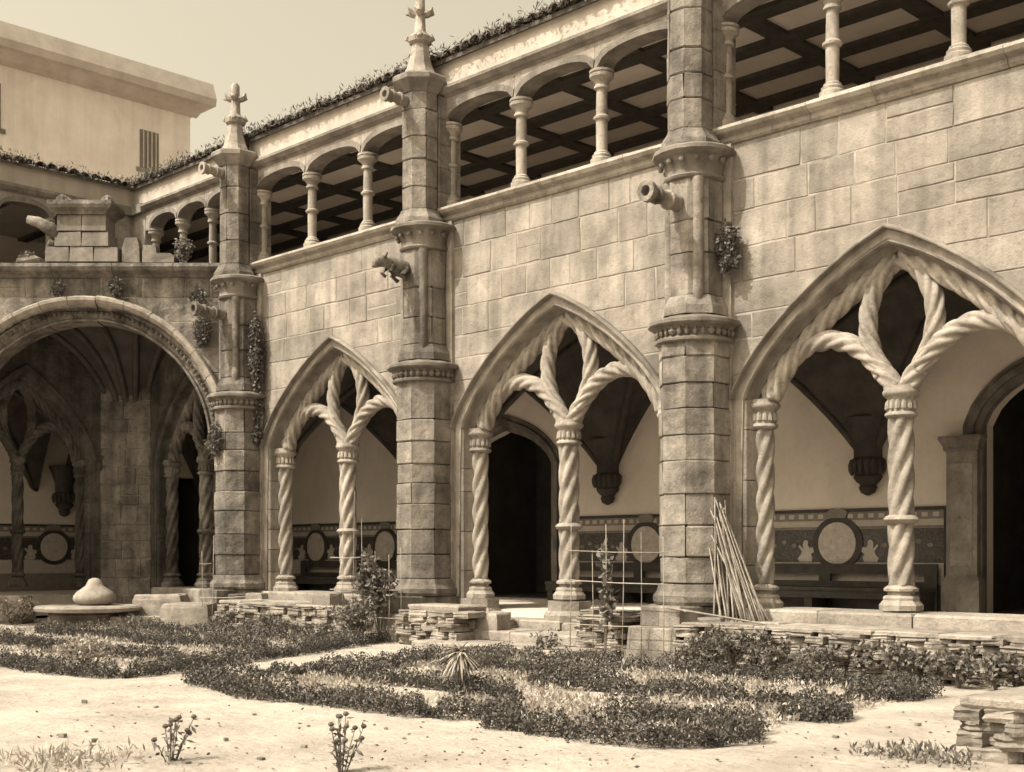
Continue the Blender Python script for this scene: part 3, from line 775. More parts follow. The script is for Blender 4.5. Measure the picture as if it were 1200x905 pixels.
# back wall with two doorways, each opening cut by leaving the wall in pieces
D1, D2 = (-6.2, -3.72), (3.96, 5.75)
t = thing('back_wall', 'long plastered back wall of the gallery with doorways', 'wall', (0, DEEP, 0))
for a, b in ((-15.2, D1[0]), (D1[1], D2[0]), (D2[1], 12.2)):
    MB().box(a, b, 0, .35, 0, ZS - .3).build('plaster_face', PLASTER, t)
for (a, b), top in ((D1, 2.80), (D2, 2.9)):
    m_ = (a + b) / 2; w = (b - a) / 2
    xs = np.linspace(-1, 1, 17)
    crv = [(m_ + w * x, top + .62 * (1 - abs(x) ** 1.8) ** .7 + .05 * max(0, 1 - abs(x) * 4)) for x in xs]
    MB().prism_y(crv + [(b, ZS - .3), (a, ZS - .3)], 0.002, .35).build('plaster_face', PLASTER, t)
def doorway(a, b, top, label, pil):
    m_ = (a + b) / 2; w = (b - a) / 2
    t = thing('doorway', label, 'doorway', (m_, DEEP, 0))
    xs = np.linspace(-1, 1, 21)
    crv = lambda k: [((w + k) * x, top + (.62 + k * 1.1) * max(0, 1 - abs(x) ** 1.8) ** .7 + .05 * max(0, 1 - abs(x) * 4)) for x in xs]
    for k0, k1, y in ((-.02, .07, -.02), (.075, .16, -.07), (.165, .24, -.03)):
        MB().prism_y(crv(k0) + crv(k1)[::-1], y, .12).build('arch_moulding', MOULD, t)
    for sg in (-1, 1):
        for k0, k1, y in ((-.02, .07, -.02), (.075, .16, -.07), (.165, .24, -.03)):
            x0, x1 = sorted((sg * (w + k0), sg * (w + k1)))
            MB().box(x0, x1, y, .12, ZF, top).build('jamb', MOULD, t)
        if pil:
            x0, x1 = sorted((sg * (w + .0), sg * (w + .42)))
            p = MB().box(x0, x1, -.13, -.075, ZF + .5, 2.55).build('pilaster', STONE, t)
            MB().box(x0 + .06, x1 - .06, -.145, -.132, ZF + .62, 2.4).build('panel', STONE_L, p)
            MB().loft([[(x0 - e, -.13 - e, z), (x1 + e, -.13 - e, z), (x1 + e, 0, z), (x0 - e, 0, z)] for e, z in ((.05, ZF), (.05, ZF + .42), (.02, ZF + .46), (.0, ZF + .5))]).build('pedestal', STONE, p)
            MB().loft([[(x0 - e, -.13 - e, z), (x1 + e, -.13 - e, z), (x1 + e, 0, z), (x0 - e, 0, z)] for e, z in ((.0, 2.55), (.03, 2.58), (.03, 2.62), (.06, 2.68), (.08, 2.72), (.08, 2.76))]).build('capital', STONE, p)
    # dark room behind
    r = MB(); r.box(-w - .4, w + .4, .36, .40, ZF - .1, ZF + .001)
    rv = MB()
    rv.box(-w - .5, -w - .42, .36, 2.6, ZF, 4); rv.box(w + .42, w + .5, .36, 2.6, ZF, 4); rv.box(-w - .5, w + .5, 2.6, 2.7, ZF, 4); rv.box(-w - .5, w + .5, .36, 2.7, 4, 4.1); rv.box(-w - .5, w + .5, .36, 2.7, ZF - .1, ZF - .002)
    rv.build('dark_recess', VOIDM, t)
    return t
doorway(*D1, 2.80, 'dark pointed doorway with moulded stone surround behind the paved entrance', False)
doorway(*D2, 2.9, 'doorway flanked by stone pilasters at the end of the bench', True)
t = thing('wing_back_wall', 'plastered back wall of the other wing in shade', 'wall', (CX0 - DEEP, 0, 0), pi / 2)
MB().box(-9, 2.1, 0, .35, 0, ZS - .3).build('plaster_face', PLASTER, t)
MB().box(2.1, DEEP, 0, .35, 3.0, ZS - .3).build('plaster_face', PLASTER, t)
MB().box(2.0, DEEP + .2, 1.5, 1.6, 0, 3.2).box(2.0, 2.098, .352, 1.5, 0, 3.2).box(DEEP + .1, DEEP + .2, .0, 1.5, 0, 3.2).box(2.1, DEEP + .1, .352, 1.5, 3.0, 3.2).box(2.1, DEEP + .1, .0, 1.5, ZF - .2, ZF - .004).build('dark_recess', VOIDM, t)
MB().box(12.0, 12.2, .0, DEEP, 0, 8.2).build('light_stop_wall', PLASTER, None)  # unseen wall added to stop light leaking in at this end
tag(bpy.data.objects['light_stop_wall'], 'added unseen cross wall keeping stray light out of the gallery end', 'wall')
# upper gallery: floor, back wall, ceiling, roof
t = thing('upper_gallery', 'upper gallery with dark timber coffered ceiling behind the loggia', 'gallery')
MB().box(-15.2, 12, .43, DEEP + .3, ZS - .28, ZS - .05).build('floor_slab', FLOORM, t)
MB().box(-15.2, CX0 - .75, -9, .749, ZS - .28, ZS - .055).build('floor_slab', VAULT, t)
MB().box(-15.2, 12, DEEP, DEEP + .3, ZS - .04, 8.2).build('gallery_wall', BOARD, t)
MB().box(-15.2, -14.9, -9, DEEP, ZS - .04, 8.2).build('gallery_wall', BOARD, t)
ZK = 7.74
MB().box(-15.2, 12, .30, DEEP, ZK + .12, ZK + .2).build('ceiling_boards', BOARD, t)
MB().box(-15.2, CX0 - .30, -9, .30, ZK + .12, ZK + .2).build('ceiling_boards', BOARD, t)
for y in (1.02, 1.90, 2.78, 3.66): MB().box(-14.9, 12, y - .14, y + .14, ZK + .06, ZK + .12).build('ceiling_beam', DARKW, t)
x = -10.32
xs_ = []
for c_ in [-2 * B, -B, 0, B, 2 * B]: xs_ += [c_ - .72 - .08, c_ + .72 - .08, c_ + B / 2 - .08]
for x in xs_: MB().box(x - .13, x + .13, .32, DEEP, ZK + .065, ZK + .118).build('cross_beam', DARKW, t)
for y in np.arange(-8, .5, 1.5): MB().box(-14.9, CX0 - .3, y - .1, y + .1, ZK + .065, ZK + .118).build('cross_beam', DARKW, t)

# ------------------------------------------------------------------ tiled roof and eaves
def half_tile(L, r, n=7):
    b = MB(); A = np.linspace(0, pi, n)
    b.loft([[(r * cos(a), y, r * .8 * sin(a) + y * .28) for a in A] + [((r - .014) * cos(a), y, (r - .014) * .8 * sin(a) + y * .28) for a in A[::-1]] for y in (0, L)])
    return b
def roof(p, q, rz, loc, length, label, inward):
    t = thing('tiled_roof', label, 'roof', loc, rz)
    s = MB(); zb = .0
    s.loft([[(-.0, y, z) for y, z in ((-.06, -.03), (-.06, .03), (4.6, 1.40), (4.6, 1.34))], [(length, y, z) for y, z in ((-.06, -.03), (-.06, .03), (4.6, 1.40), (4.6, 1.34))]])
    s.build('roof_slope', ROOF, t)
    n = int(length / .21); rng = random.Random(3)
    src = half_tile(.5, .105).build('roof_tile', ROOF, t)
    for k in range(n):
        o = src if k == 0 else src.copy()
        if k: COL.objects.link(o); o.parent = t
        o.location = (.105 + k * .21, -.14 + rng.uniform(-.03, .03), .03 + rng.uniform(-.008, .012)); o.rotation_euler = (rng.uniform(-.03, .03), 0, rng.uniform(-.05, .05))
    return t
r1 = roof(0, 0, 0, (CX0, 0, 8.22), 23.1, 'long tiled roof edge with weeds above the upper loggia', 1)
r2 = roof(0, 0, pi / 2, (CX0, -8.5, 8.22), 8.5, 'tiled roof edge of the other wing meeting in the corner', 1)
rs = np.random.RandomState(4)
def eave_weeds(n, x0, x1, fn, label):
    x = rs.uniform(x0, x1, n); dens = 0.5 + 0.5 * np.sin(x * 3.1) * np.sin(x * 1.3 + 1)
    keep = rs.uniform(0, 1, n) < .35 + .65 * dens; x = x[keep]
    P = np.array([fn(a, b, c) for a, b, c in zip(x, rs.uniform(-.2, .2, len(x)), rs.uniform(0, 1, len(x)) ** 2.2 * .17)])
    o = leaf_mesh('roof_weeds', P, .075, rs, MOSS, up=.9, aspect=.22, kind='stuff')
    tag(o, label, 'weeds')
eave_weeds(15000, CX0, 9, lambda x, y, h: (x, y, 8.24 + h + max(0, y) * .3), 'dark weeds growing along the tiled eave above the loggia')
eave_weeds(5000, -8, 0, lambda x, y, h: (CX0 - y, x, 8.24 + h), 'dark weeds along the tiled eave of the other wing')

# ------------------------------------------------------------------ tiled dado, medallions, benches
def dado(x0, x1, cx, cy, rz, meds, label, lo=ZF):
    t = thing('tile_dado', label, 'tile panel', (cx, cy, 0), rz)
    f = lambda nm, m, a, b, z0, z1, y: MB().box(a, b, y, .0, z0, z1).build(nm, m, t)
    f('tile_field', TILE_D, x0, x1, 1.09, 1.56, -.012)
    f('tile_border', TILE_M, x0, x1, 1.60, 1.68, -.014)
    f('tile_border', TILE_G, x0, x1, 1.562, 1.598, -.013)
    f('tile_frieze', TILE_G, x0, x1, 1.682, 1.80, -.015)
    f('tile_cornice', TILE_K, x0, x1, 1.802, 1.85, -.03)
    f('tile_lower', TILE_M, x0, x1, .80, 1.086, -.013)
    f('tile_skirting', TILE_G, x0, x1, lo, .797, -.014)
    d = MB(); n = int((x1 - x0) / .16)
    for k in range(n):
        a = x0 + .03 + k * .16; d.box(a, a + .085, -.022, -.0155, 1.715, 1.775)
    d.build('dentil_row', TILE_M, t, kind='stuff')
    for u in meds:
        el = lambda rx, rz_, n=28: [(u + rx * cos(2 * pi * k / n), 1.36 + rz_ * sin(2 * pi * k / n)) for k in range(n)]
        fr = MB().prism_y(el(.40, .38), -.034, -.0).build('medallion_frame', TILE_K, t)
        MB().prism_y(el(.30, .30), -.046, -.030).build('medallion', MEDAL, fr)
        MB().prism_y([(u - .14, 1.72), (u + .14, 1.72), (u + .17, 1.80), (u + .08, 1.86), (u, 1.84), (u - .08, 1.86), (u - .17, 1.80)], -.05, -.0).build('crest', TILE_G, fr)
        for sg in (-1, 1):
            fig = MB()
            out = [(-.10, 0), (.10, 0), (.13, .05), (.08, .10), (.06, .15), (.12, .22), (.10, .25), (.04, .19), (.045, .25), (.03, .30), (-.01, .315), (-.045, .29), (-.04, .24), (-.07, .20), (-.13, .21), (-.15, .15), (-.09, .11), (-.12, .06)]
            pts_ = [(u + sg * (.52 + x), 1.095 + z) for x, z in out]
            fig.prism_y(pts_ if sg > 0 else pts_[::-1], -.030, -.001)
            fig.build('painted_figure', TILE_M, t)
            sc = MB()
            for q in range(5):
                xx = u + sg * (.72 + .17 * q); zz = 1.33 + .05 * (q % 2); r = .045
                sc.prism_y([(xx + r * cos(2 * pi * k / 8), zz + r * .7 * sin(2 * pi * k / 8)) for k in range(8)], -.020, -.001)
            sc.build('painted_scroll', TILE_G, t)
    return t
dado(-3.45, 3.45, 0, DEEP - .002, 0, [-1.62, 1.86], 'dark painted tile dado with two oval medallions behind the benches')
dado(-14.9, -6.5, 0, DEEP - .002, 0, [-10.55, -8.25, -12.8], 'dark painted tile dado with oval medallions seen past the ivy pier')
dado(-6, 2.0, CX0 - DEEP + .002, 0, pi / 2, [.25, -2.5], 'shadowed painted tile dado with oval medallion in the other wing')
# pale pilaster strip at the end of the dado
MB().box(3.455, 3.5, DEEP - .03, DEEP, ZF, 1.85).build('tile_edge', TILE_K, None)
tag(bpy.data.objects['tile_edge'], 'narrow dark tile strip between the dado and the pilaster', 'tile strip')

def bench(x0, x1, label):
    t = thing('bench', label, 'bench', ((x0 + x1) / 2, DEEP - .42, ZF)); w = (x1 - x0) / 2
    MB().box(-w, w, -.22, .24, .27, .32).build('seat', DARKW, t)
    MB().box(-w, w, -.20, -.17, .17, .268).build('apron', DARKW, t)
    MB().box(-w, w, .25, .29, .50, .64).build('back_rail', DARKW, t)
    MB().box(-w, w, .25, .29, .32, .40).build('back_rail', DARKW, t)
    for x in (-w + .08, 0, w - .08):
        MB().box(x - .09, x + .09, .245, .295, .0, .645).build('post', DARKW, t)
        MB().box(x - .06, x + .06, -.18, .20, .0, .266).build('leg', DARKW, t)
bench(-3.3, -.05, 'dark wooden bench against the tiles beside the dark doorway')
bench(.05, 3.42, 'dark wooden bench against the tiles beside the pilastered doorway')
bench(-10.9, -7.2, 'dark wooden bench against the tiles seen past the ivy pier')

# ------------------------------------------------------------------ dwarf wall, sills, entrance
rngS = random.Random(17)
slabs = []
for k in range(10):
    b = MB(); n = 11; R = [(1 + .16 * rngS.uniform(-1, .6)) for _ in range(n)]
    base = [(max(-1, min(1, 1.35 * cos(2 * pi * j / n))) * R[j], max(-1, min(1, 1.35 * sin(2 * pi * j / n))) * R[j]) for j in range(n)]
    b.loft([[(x * s * rngS.uniform(.96, 1.03), y * s * rngS.uniform(.96, 1.03), z + rngS.uniform(-.12, .12)) for x, y in base] for z, s in ((-.95, .97), (-.4, 1.0), (.25, .96), (.6, 1.0), (.95, .96))])
    me = bpy.data.meshes.new('stone'); me.from_pydata(b.v, [], b.f); me.materials.append(SLATE); slabs.append(me)
def stack(t, a, b, h, rng, depth=.22, lo=.16, hi=.42, th=(.04, .11), z0=0):
    """dry-laid flat stones along the line a-b"""
    a = np.array(a); b = np.array(b); L = np.linalg.norm(b - a); d = (b - a) / L; ang = math.atan2(d[1], d[0]); z = z0
    while z < h - .02:
        T = min(rng.uniform(*th), h - z + .01); s = -rng.uniform(0, .15)
        while s < L:
            w = rng.uniform(lo, hi)
            o = bpy.data.objects.new('dry_stone', rng.choice(slabs)); COL.objects.link(o); o.parent = t
            c = a + d * (s + w / 2)
            off = rng.uniform(-.03, .03)
            o.location = (c[0] - d[1] * off, c[1] + d[0] * off, z + T / 2)
            o.scale = (w / 2 * .98, depth * rng.uniform(.8, 1.1), T / 2 * 1.05); o.rotation_euler = (rng.uniform(-.04, .04), rng.uniform(-.05, .05), ang + rng.uniform(-.06, .06) + (pi if rng.random() < .5 else 0))
            s += w
        z += T
def dwarf(x0, x1, yf, label, seed, top=True, h=.42):
    rng = random.Random(seed)
    t = thing('dry_stone_wall', label, 'stone wall')
    MB().box(x0 + .05, x1 - .05, yf + .12, .10, 0, h - .05).build('rubble_fill', SLATE, t)
    stack(t, (x0, yf + .15), (x1, yf + .15), h, rng)
    x = x0
    while x < x1 - .1:     # cap slabs
        w = min(rng.uniform(.45, .95), x1 - x)
        for y0, y1 in ((yf - .03, yf + .42), (yf + .43, -.12)):
            P = [(x + .008, y0 + rng.uniform(-.03, .03)), (x + w - .008, y0 + rng.uniform(-.03, .03)), (x + w - .008, y1), (x + .008, y1)]
            z1 = h + .04 + rng.uniform(-.012, .012)
            q = inset(P, .015)
            MB().loft([[(a, b, h) for a, b in P], [(a, b, z1 - .012) for a, b in P], [(a, b, z1) for a, b in q]]).build('cap_slab', SLATE, t)
        x += w
    return t
dwarf(.5 * B + .44, 1.5 * B - .5, -.92, 'low dry stone wall beneath the bench bay, beside the leaning canes', 31)
dwarf(-1.5 * B + .62, -.5 * B - .5, -.92, 'low dry stone wall between ivy pier and animal-gargoyle pier', 32)
dwarf(1.5 * B + .58, 2.5 * B, -.92, 'low dry stone wall past the bench bay', 33)
t = thing('dry_stone_wall', 'short ragged stack of flat stones behind the tall cane trellis', 'stone wall')
stack(t, (1.15, -.62), (1.75, -.62), .55, random.Random(34)); stack(t, (1.15, -.35), (1.8, -.35), .53, random.Random(35))
t = thing('dry_stone_wall', 'short stack of flat stones beside the paved entrance, by the animal-gargoyle pier', 'stone wall')
stack(t, (-1.75, -.95), (-.75, -.95), .45, random.Random(36)); stack(t, (-1.75, -.55), (-1.0, -.55), .47, random.Random(37)); stack(t, (-.80, -.75), (-.78, -.2), .42, random.Random(38))
MB().loft([[(x * s, y * s, z) for x, y in ((-.5, -.22), (.5, -.2), (.52, .3), (-.5, .3))] for z, s in ((0, .95), (.05, 1), (.07, .97))]).build('capping_slab', FLOORM, t, loc=(-1.3, -.75, .46))
# sills under the columns
def sill(x0, x1, label, seed):
    rng = random.Random(seed); t = thing('stone_sill', label, 'sill'); x = x0
    while x < x1 - .05:
        w = min(rng.uniform(.9, 1.7), x1 - x); P = [(x + .006, -.10 + rng.uniform(-.02, .02)), (x + w - .006, -.10 + rng.uniform(-.02, .02)), (x + w - .006, .72), (x + .006, .72)]
        q = inset(P, .02)
        MB().loft([[(a, b, .30) for a, b in P], [(a, b, ZB - .045) for a, b in P], [(a, b, ZB - .02) for a, b in q]]).build('sill_stone', FLOORM, t); x += w
sill(B - 1.78, B + 1.9, 'worn stone sill under the columns beside the leaning canes', 1)
sill(-B - 1.9, -B + 1.9, 'worn stone sill under the columns beside the ivy pier', 2)
sill(2 * B - 1.9, 2 * B + 1.9, 'worn stone sill under the columns past the bench bay', 3)
sill(-10.2, -7.6, 'worn stone sill behind the round corner arch', 4)
# column plinths of the open bay
for x, l in ((-1.72, 'square plinth block under the jamb column by the stone stack'), (0, 'worn plinth block under the middle column of the paved entrance'), (1.72, 'square plinth block under the jamb column by the trellis')):
    o = olathe([(.36, .0), (.36, .40), (.33, .44), (.30, .46), (.30, .585)], (0, 0), 8).build('column_plinth', FLOORM, None, loc=(x, .30, 0)); tag(o, l, 'plinth')
# flagstones leading in
t = thing('paved_entrance', 'worn flagstones stepping up into the gallery below the middle arch', 'paving')
rng = random.Random(44)
MB().box(-1.55, 1.45, -.75, .75, 0, .16).build('bedding', EARTH, t)
for (y0, y1, z, xa, xb) in ((-1.45, -.78, .10, -1.2, 1.5), (-.77, -.1, .21, -1.5, 1.3), (-.09, .74, .33, -1.35, 1.35)):
    x = xa
    while x < xb - .1:
        w = min(rng.uniform(.5, .95), xb - x)
        P = [(x + .01 + rng.uniform(0, .02), y0 + rng.uniform(-.05, .03)), (x + w - .01, y0 + rng.uniform(-.05, .03)), (x + w - .012, y1 - .012), (x + .012, y1 - .012)]
        q = inset(P, .02); zz = z + rng.uniform(-.015, .015)
        MB().loft([[(a, b, zz - .12) for a, b in P], [(a, b, zz - .02) for a, b in P], [(a, b, zz) for a, b in q]]).build('flagstone', FLOORM, t); x += w
# loose blocks
def rock(loc, s, label, seed, rz=0, m=STONE, nm='stone_block'):
    rng = random.Random(seed); b = MB(); rings = []
    for z, k in ((0, .96), (.12, 1), (.8, .97), (.95, .92), (1, .84)):
        rings.append([(sx * s[0] * k * (1 + rng.uniform(-.04, .04)), sy * s[1] * k * (1 + rng.uniform(-.04, .04)), z * s[2] * (1 + rng.uniform(-.02, .02))) for sx, sy in ((-1, -1), (0, -1.03), (1, -1), (1.02, 0), (1, 1), (0, 1.03), (-1, 1), (-1.02, 0))])
    o = b.loft(rings).build(nm, m, None, loc=loc); o.rotation_euler = (0, 0, rz); return tag(o, label, 'stone block')
rock((-.55, -.62, .0), (.22, .16, .44), 'upright squared stone block at the edge of the paved entrance', 1, .2)
rock((-7.15, -1.05, 0), (.45, .3, .40), 'low squared stone block at the foot of the ivy pier', 2, .5)
rock((-8.35, -.95, 0), (.42, .3, .52), 'pale squared stone block between ivy pier and shaded corner pier', 3, .75, STONE_L)
rock((-10.6, -2.9, 0), (.60, .3, .50), 'pale stone block beyond the dome-shaped stone', 4, .78, STONE_L)
rock((-6.35, -.35, .41), (.16, .10, .16), 'small tipped stone on the low wall by the ivy pier', 5, .4, STONE_L)
rock((-6.75, -.45, .41), (.17, .14, .14), 'dark small stone on the low wall beside the tipped one', 6, 1.0, STONE_D)
rock((-3.9, -.72, .0), (.2, .16, .62), 'upright stone block behind the small trellis', 7, .1)
rock((2.95, -.60, .40), (.14, .10, .10), 'small stone on the low wall below the leaning canes', 8, .4)
o = MB().loft([[(x, y, z) for x, y in ((-1.2, -.16), (1.2, -.16), (1.2, .16), (-1.2, .16))] for z in (.0, .17)]).build('kerb_slab', FLOORM, None, loc=(-8.2, -1.75, 0)); o.rotation_euler = (0, 0, pi / 4)
tag(o, 'long narrow stone kerb slab before the round corner arch', 'kerb')
# dome-shaped stone on its round slab
t = thing('fountain_basin', 'round stone slab on rubble drum before the round corner arch', 'basin', (-8.84, -2.04, 0))
t.scale = (.88, .88, 1)
MB().lathe([(.72, 0), (.74, .2), (.70, .24)], 20).build('drum', STONE_D, t, smooth=30)
MB().lathe([(.90, .242), (.98, .26), (1.0, .31), (.96, .34), (.3, .35)], 26).build('slab', FLOORM, t, smooth=30)
o = MB().lathe([(.28, 0), (.35, .03), (.40, .10), (.39, .17), (.33, .24), (.24, .30), (.17, .35), (.14, .41), (.11, .46), (.05, .49), (.005, .495)], 24).build('dome_stone', STONE_L, None, smooth='full', loc=(-8.74, -1.98, .352)); o.scale = (.88, .88, .92)
tag(o, 'pale turned dome-shaped stone standing on the round slab', 'finial')
# stacked stone pier at the path's edge
t = thing('stone_stack', 'square stack of rough flat stones with top slab at the path edge', 'stone pier')
for r in (0, 1):
    stack(t, (8.0, -4.72 + .5 * r), (8.9, -4.72 + .5 * r), .30, random.Random(50 + r), .26, .2, .4)
stack(t, (8.12, -4.85), (8.12, -4.1), .30, random.Random(53), .16, .2, .34); 
MB().box(8.10, 8.8, -4.72, -4.1, 0, .26).build('rubble_fill', SLATE, t)
MB().loft([[(x * s, y * s, z) for x, y in ((-.53, -.46), (.5, -.48), (.52, .46), (-.50, .44))] for z, s in ((0, .97), (.02, 1), (.055, 1), (.07, .97))]).build('top_slab', FLOORM, t, loc=(8.45, -4.5, .30))

# ------------------------------------------------------------------ far building
t = thing('background_building', 'tall whitewashed building rising behind the cloister corner', 'building', (-22.3, 7.9, 0), pi / 2)
MB().box(-45, 0, 0, 9, 0, 14.6).build('wall', WHITE, t)
MB().loft([[(x, y, z) for y, z in ((-.7, 14.55), (-.75, 14.75), (-.55, 15.25), (4.5, 17.2), (9.5, 15.2), (9.5, 14.55))] for x in (-45, .45)]).build('roof', FAR, t)
MB().loft([[(x, y, z) for y, z in ((-.02, 14.3), (-.25, 14.38), (-.35, 14.48), (-.5, 14.56), (0, 14.56))] for x in (-45, .2)]).build('cornice', FAR, t)
for x, z, w, h in ((-1.35, 12.45, .3, .55), (-6.0, 12.6, .28, .6)):
    wd = MB().box(x - w, x + w, -.02, .0, z, z + 2 * h).build('window', SHUT, t)
    MB().box(x - w - .12, x + w + .12, -.04, -.021, z - .14, z - .01).build('sill', STONE, wd)
    for k in range(4): MB().box(x - w + .1 + k * (2 * w - .2) / 3 - .02, x - w + .1 + k * (2 * w - .2) / 3 + .02, -.05, -.025, z, z + 2 * h).build('bar', FAR, wd)

# ------------------------------------------------------------------ garden
rs = np.random.RandomState(11)
def hedge(path, label, w=.27, h=.14, dens=3300, m=BOX, group='clipped box hedges of the parterre', size=.025, ragged=.4):
    P = np.array(path, float); seg = np.linalg.norm(np.diff(P, axis=0), axis=1); L = np.concatenate([[0], np.cumsum(seg)])
    n = int(L[-1] * dens); s = rs.uniform(0, L[-1], n)
    x = np.interp(s, L, P[:, 0]); y = np.interp(s, L, P[:, 1])
    i = np.clip(np.searchsorted(L, s) - 1, 0, len(seg) - 1); d = np.diff(P, axis=0) / seg[:, None]
    nx, ny = -d[i, 1], d[i, 0]
    ph = rs.uniform(0, 6)
    lump = 1 + ragged * np.sin(s * 9 + ph) * np.sin(s * 4.1 + ph * 2) + ragged * .6 * np.sin(s * 17 + ph)
    th = rs.uniform(0, pi, n); k = rs.uniform(0, 1, n) ** .35
    endf = np.clip(np.minimum(s, L[-1] - s) / .15 + .45, 0, 1)
    off = np.sign(np.cos(th)) * np.abs(np.cos(th)) ** .6 * k * w * .5 * lump * endf + .04 * np.sin(s * 2.3 + ph)
    z = np.abs(np.sin(th)) ** .6 * k * h * lump * endf * (.9 + .2 * rs.uniform(0, 1, n))
    z = np.where(rs.uniform(0, 1, n) < .3, rs.uniform(0, 1, n) * z, z)
    pts = np.stack([x + nx * off, y + ny * off, z + .005], 1)
    o = leaf_mesh('box_hedge', pts, size, rs, m, up=.6)
    return tag(o, label, 'hedge', group)
def arcp(cx, cy, r, a0, a1, n=14): return [(cx + r * cos(radians(a)), cy + r * sin(radians(a))) for a in np.linspace(a0, a1, n)]
for l, p in (('clipped box hedge along the path edge, curling in at its end', [(.8, -5.85), (2.3, -6.08), (4.1, -5.98), (4.55, -5.8), (4.75, -5.4)]),
             ('clipped box hedge looping round a pale patch, by the stacked stone pier', [(5.0, -5.95), (5.9, -6.0), (6.35, -5.9), (6.62, -5.6), (6.6, -5.25), (6.3, -4.98), (5.2, -4.9)]),
             ('clipped box hedge along the narrow path between the two garden beds, on the entrance side', [(.82, -5.72), (1.15, -5.1), (1.0, -4.2), (.9, -3.3), (.55, -2.2)]),
             ('clipped box hedge parallel to the low seedling row, turned back at one end', [(.5, -2.05), (1.7, -1.95), (4.0, -1.95), (6.0, -2.0), (6.35, -2.25), (6.3, -2.6), (5.9, -2.8)]),
             ('clipped box hedge with rounded hooked end in the middle of the entrance bed', [(3.2, -3.75), (5.0, -3.65), (6.2, -3.7), (6.55, -3.9), (6.5, -4.15), (6.2, -4.25)]),
             ('short clipped box hedge beside the spiky tuft plant', [(1.3, -3.2), (2.2, -3.0), (3.6, -3.05)]),
             ('curved clipped box hedge in front of the spiky tuft plant', [(1.4, -4.7), (2.2, -4.55), (3.1, -4.6), (4.2, -4.95)])): hedge(p, l)
for l, p in (('clipped box hedge along the narrow path between the two garden beds, on the corner-arch side', [(-.05, -6.1), (-.35, -5.2), (-.9, -4.0), (-1.6, -2.4), (-2.35, -.95)]),
             ('clipped box hedge along the wide pale path, beside the fluffy bush', [(-.1, -6.15), (-1.5, -6.35), (-3.5, -6.4), (-6, -6.4)]),
             ('clipped box hedge just behind the fluffy bush', [(-1.2, -4.75), (-2.6, -5.0), (-4.2, -5.0), (-6, -4.9)]),
             ('long clipped box hedge through the middle of the bed before the corner arch', [(-1.9, -3.1), (-3.2, -3.4), (-5, -3.5), (-7.5, -3.5)]),
             ('clipped box hedge near the plants before the wall by the ivy pier', [(-2.6, -1.75), (-4, -2.05), (-5.8, -2.15), (-7.2, -2.2)]),
             ('outermost clipped box hedge beyond the round stone slab', [(-6.5, -5.6), (-8.5, -5.2), (-10, -4.6)])): hedge(p, l)
# dry grass and weeds between the hedges
def patch(poly, n, hmax, label, m=PALE, size=.05):
    P = np.array(poly); lo, hi = P.min(0), P.max(0); pts = []
    q = rs.uniform(lo, hi, (n * 2, 2))
    ins = np.zeros(len(q), bool); j = len(P) - 1
    for i in range(len(P)):
        c = ((P[i, 1] > q[:, 1]) != (P[j, 1] > q[:, 1])) & (q[:, 0] < (P[j, 0] - P[i, 0]) * (q[:, 1] - P[i, 1]) / (P[j, 1] - P[i, 1] + 1e-9) + P[i, 0]); ins ^= c; j = i
    q = q[ins]
    k = np.sin(q[:, 0] * 2.3 + 1) * np.sin(q[:, 1] * 2.9) + .5 * np.sin(q[:, 0] * 6.1) * np.sin(q[:, 1] * 5.3)
    q = q[k + rs.uniform(-.8, .8, len(q)) > 0]
    pts = np.concatenate([q, (rs.uniform(0, 1, (len(q), 1)) ** 2) * hmax], 1)
    o = leaf_mesh('ground_cover', pts, size, rs, m, up=1.2, aspect=.3, kind='stuff'); return tag(o, label, 'weeds')
BA = [(.9, -5.7), (6.5, -5.8), (6.3, -2.1), (.6, -2.1)]
BBp = [(0, -6), (-7, -6.3), (-10, -5), (-7.5, -2), (-6.5, -1.2), (-2.5, -1.2)]
patch(BA, 16000, .05, 'dry pale grass between the hedges before the paved entrance')
patch(BBp, 18000, .05, 'dry pale grass between the hedges before the corner arch')
patch([(-2.5, -3), (-9, -3), (-7, -1.3), (-2.6, -1.2)], 4200, .14, 'darker weeds among the hedges before the corner arch', LEAF)
patch([(.8, -3.2), (3.0, -3.0), (4.0, -2.1), (.6, -2.1)], 2600, .14, 'darker weeds among the hedges before the paved entrance', LEAF)

def shrub(x, y, z, h, r, n, label, size=.07, m=LEAF, nst=5, group=None, name='leafy_shrub'):
    t = thing(name, label, 'shrub', (x, y, z), group=group)
    st = MB(); pts = []
    for k in range(nst):
        a = rs.uniform(0, 6.28); rr = rs.uniform(.2, .8) * r; top = (rr * cos(a), rr * sin(a), h * rs.uniform(.6, 1))
        st.tube([(0, 0, 0), (top[0] * .4, top[1] * .4, top[2] * .5), top], [.012, .009, .004], 5)
        for q in range(3):
            f = rs.uniform(.45, 1); pts.append(clump(max(6, n // (3 * nst)), (top[0] * f, top[1] * f, top[2] * f), (r * .42, r * .42, h * .16), rs))
    st.build('stem', STEM, t)
    leaf_mesh('foliage', np.concatenate(pts), size, rs, m, t, up=.2)
    return t
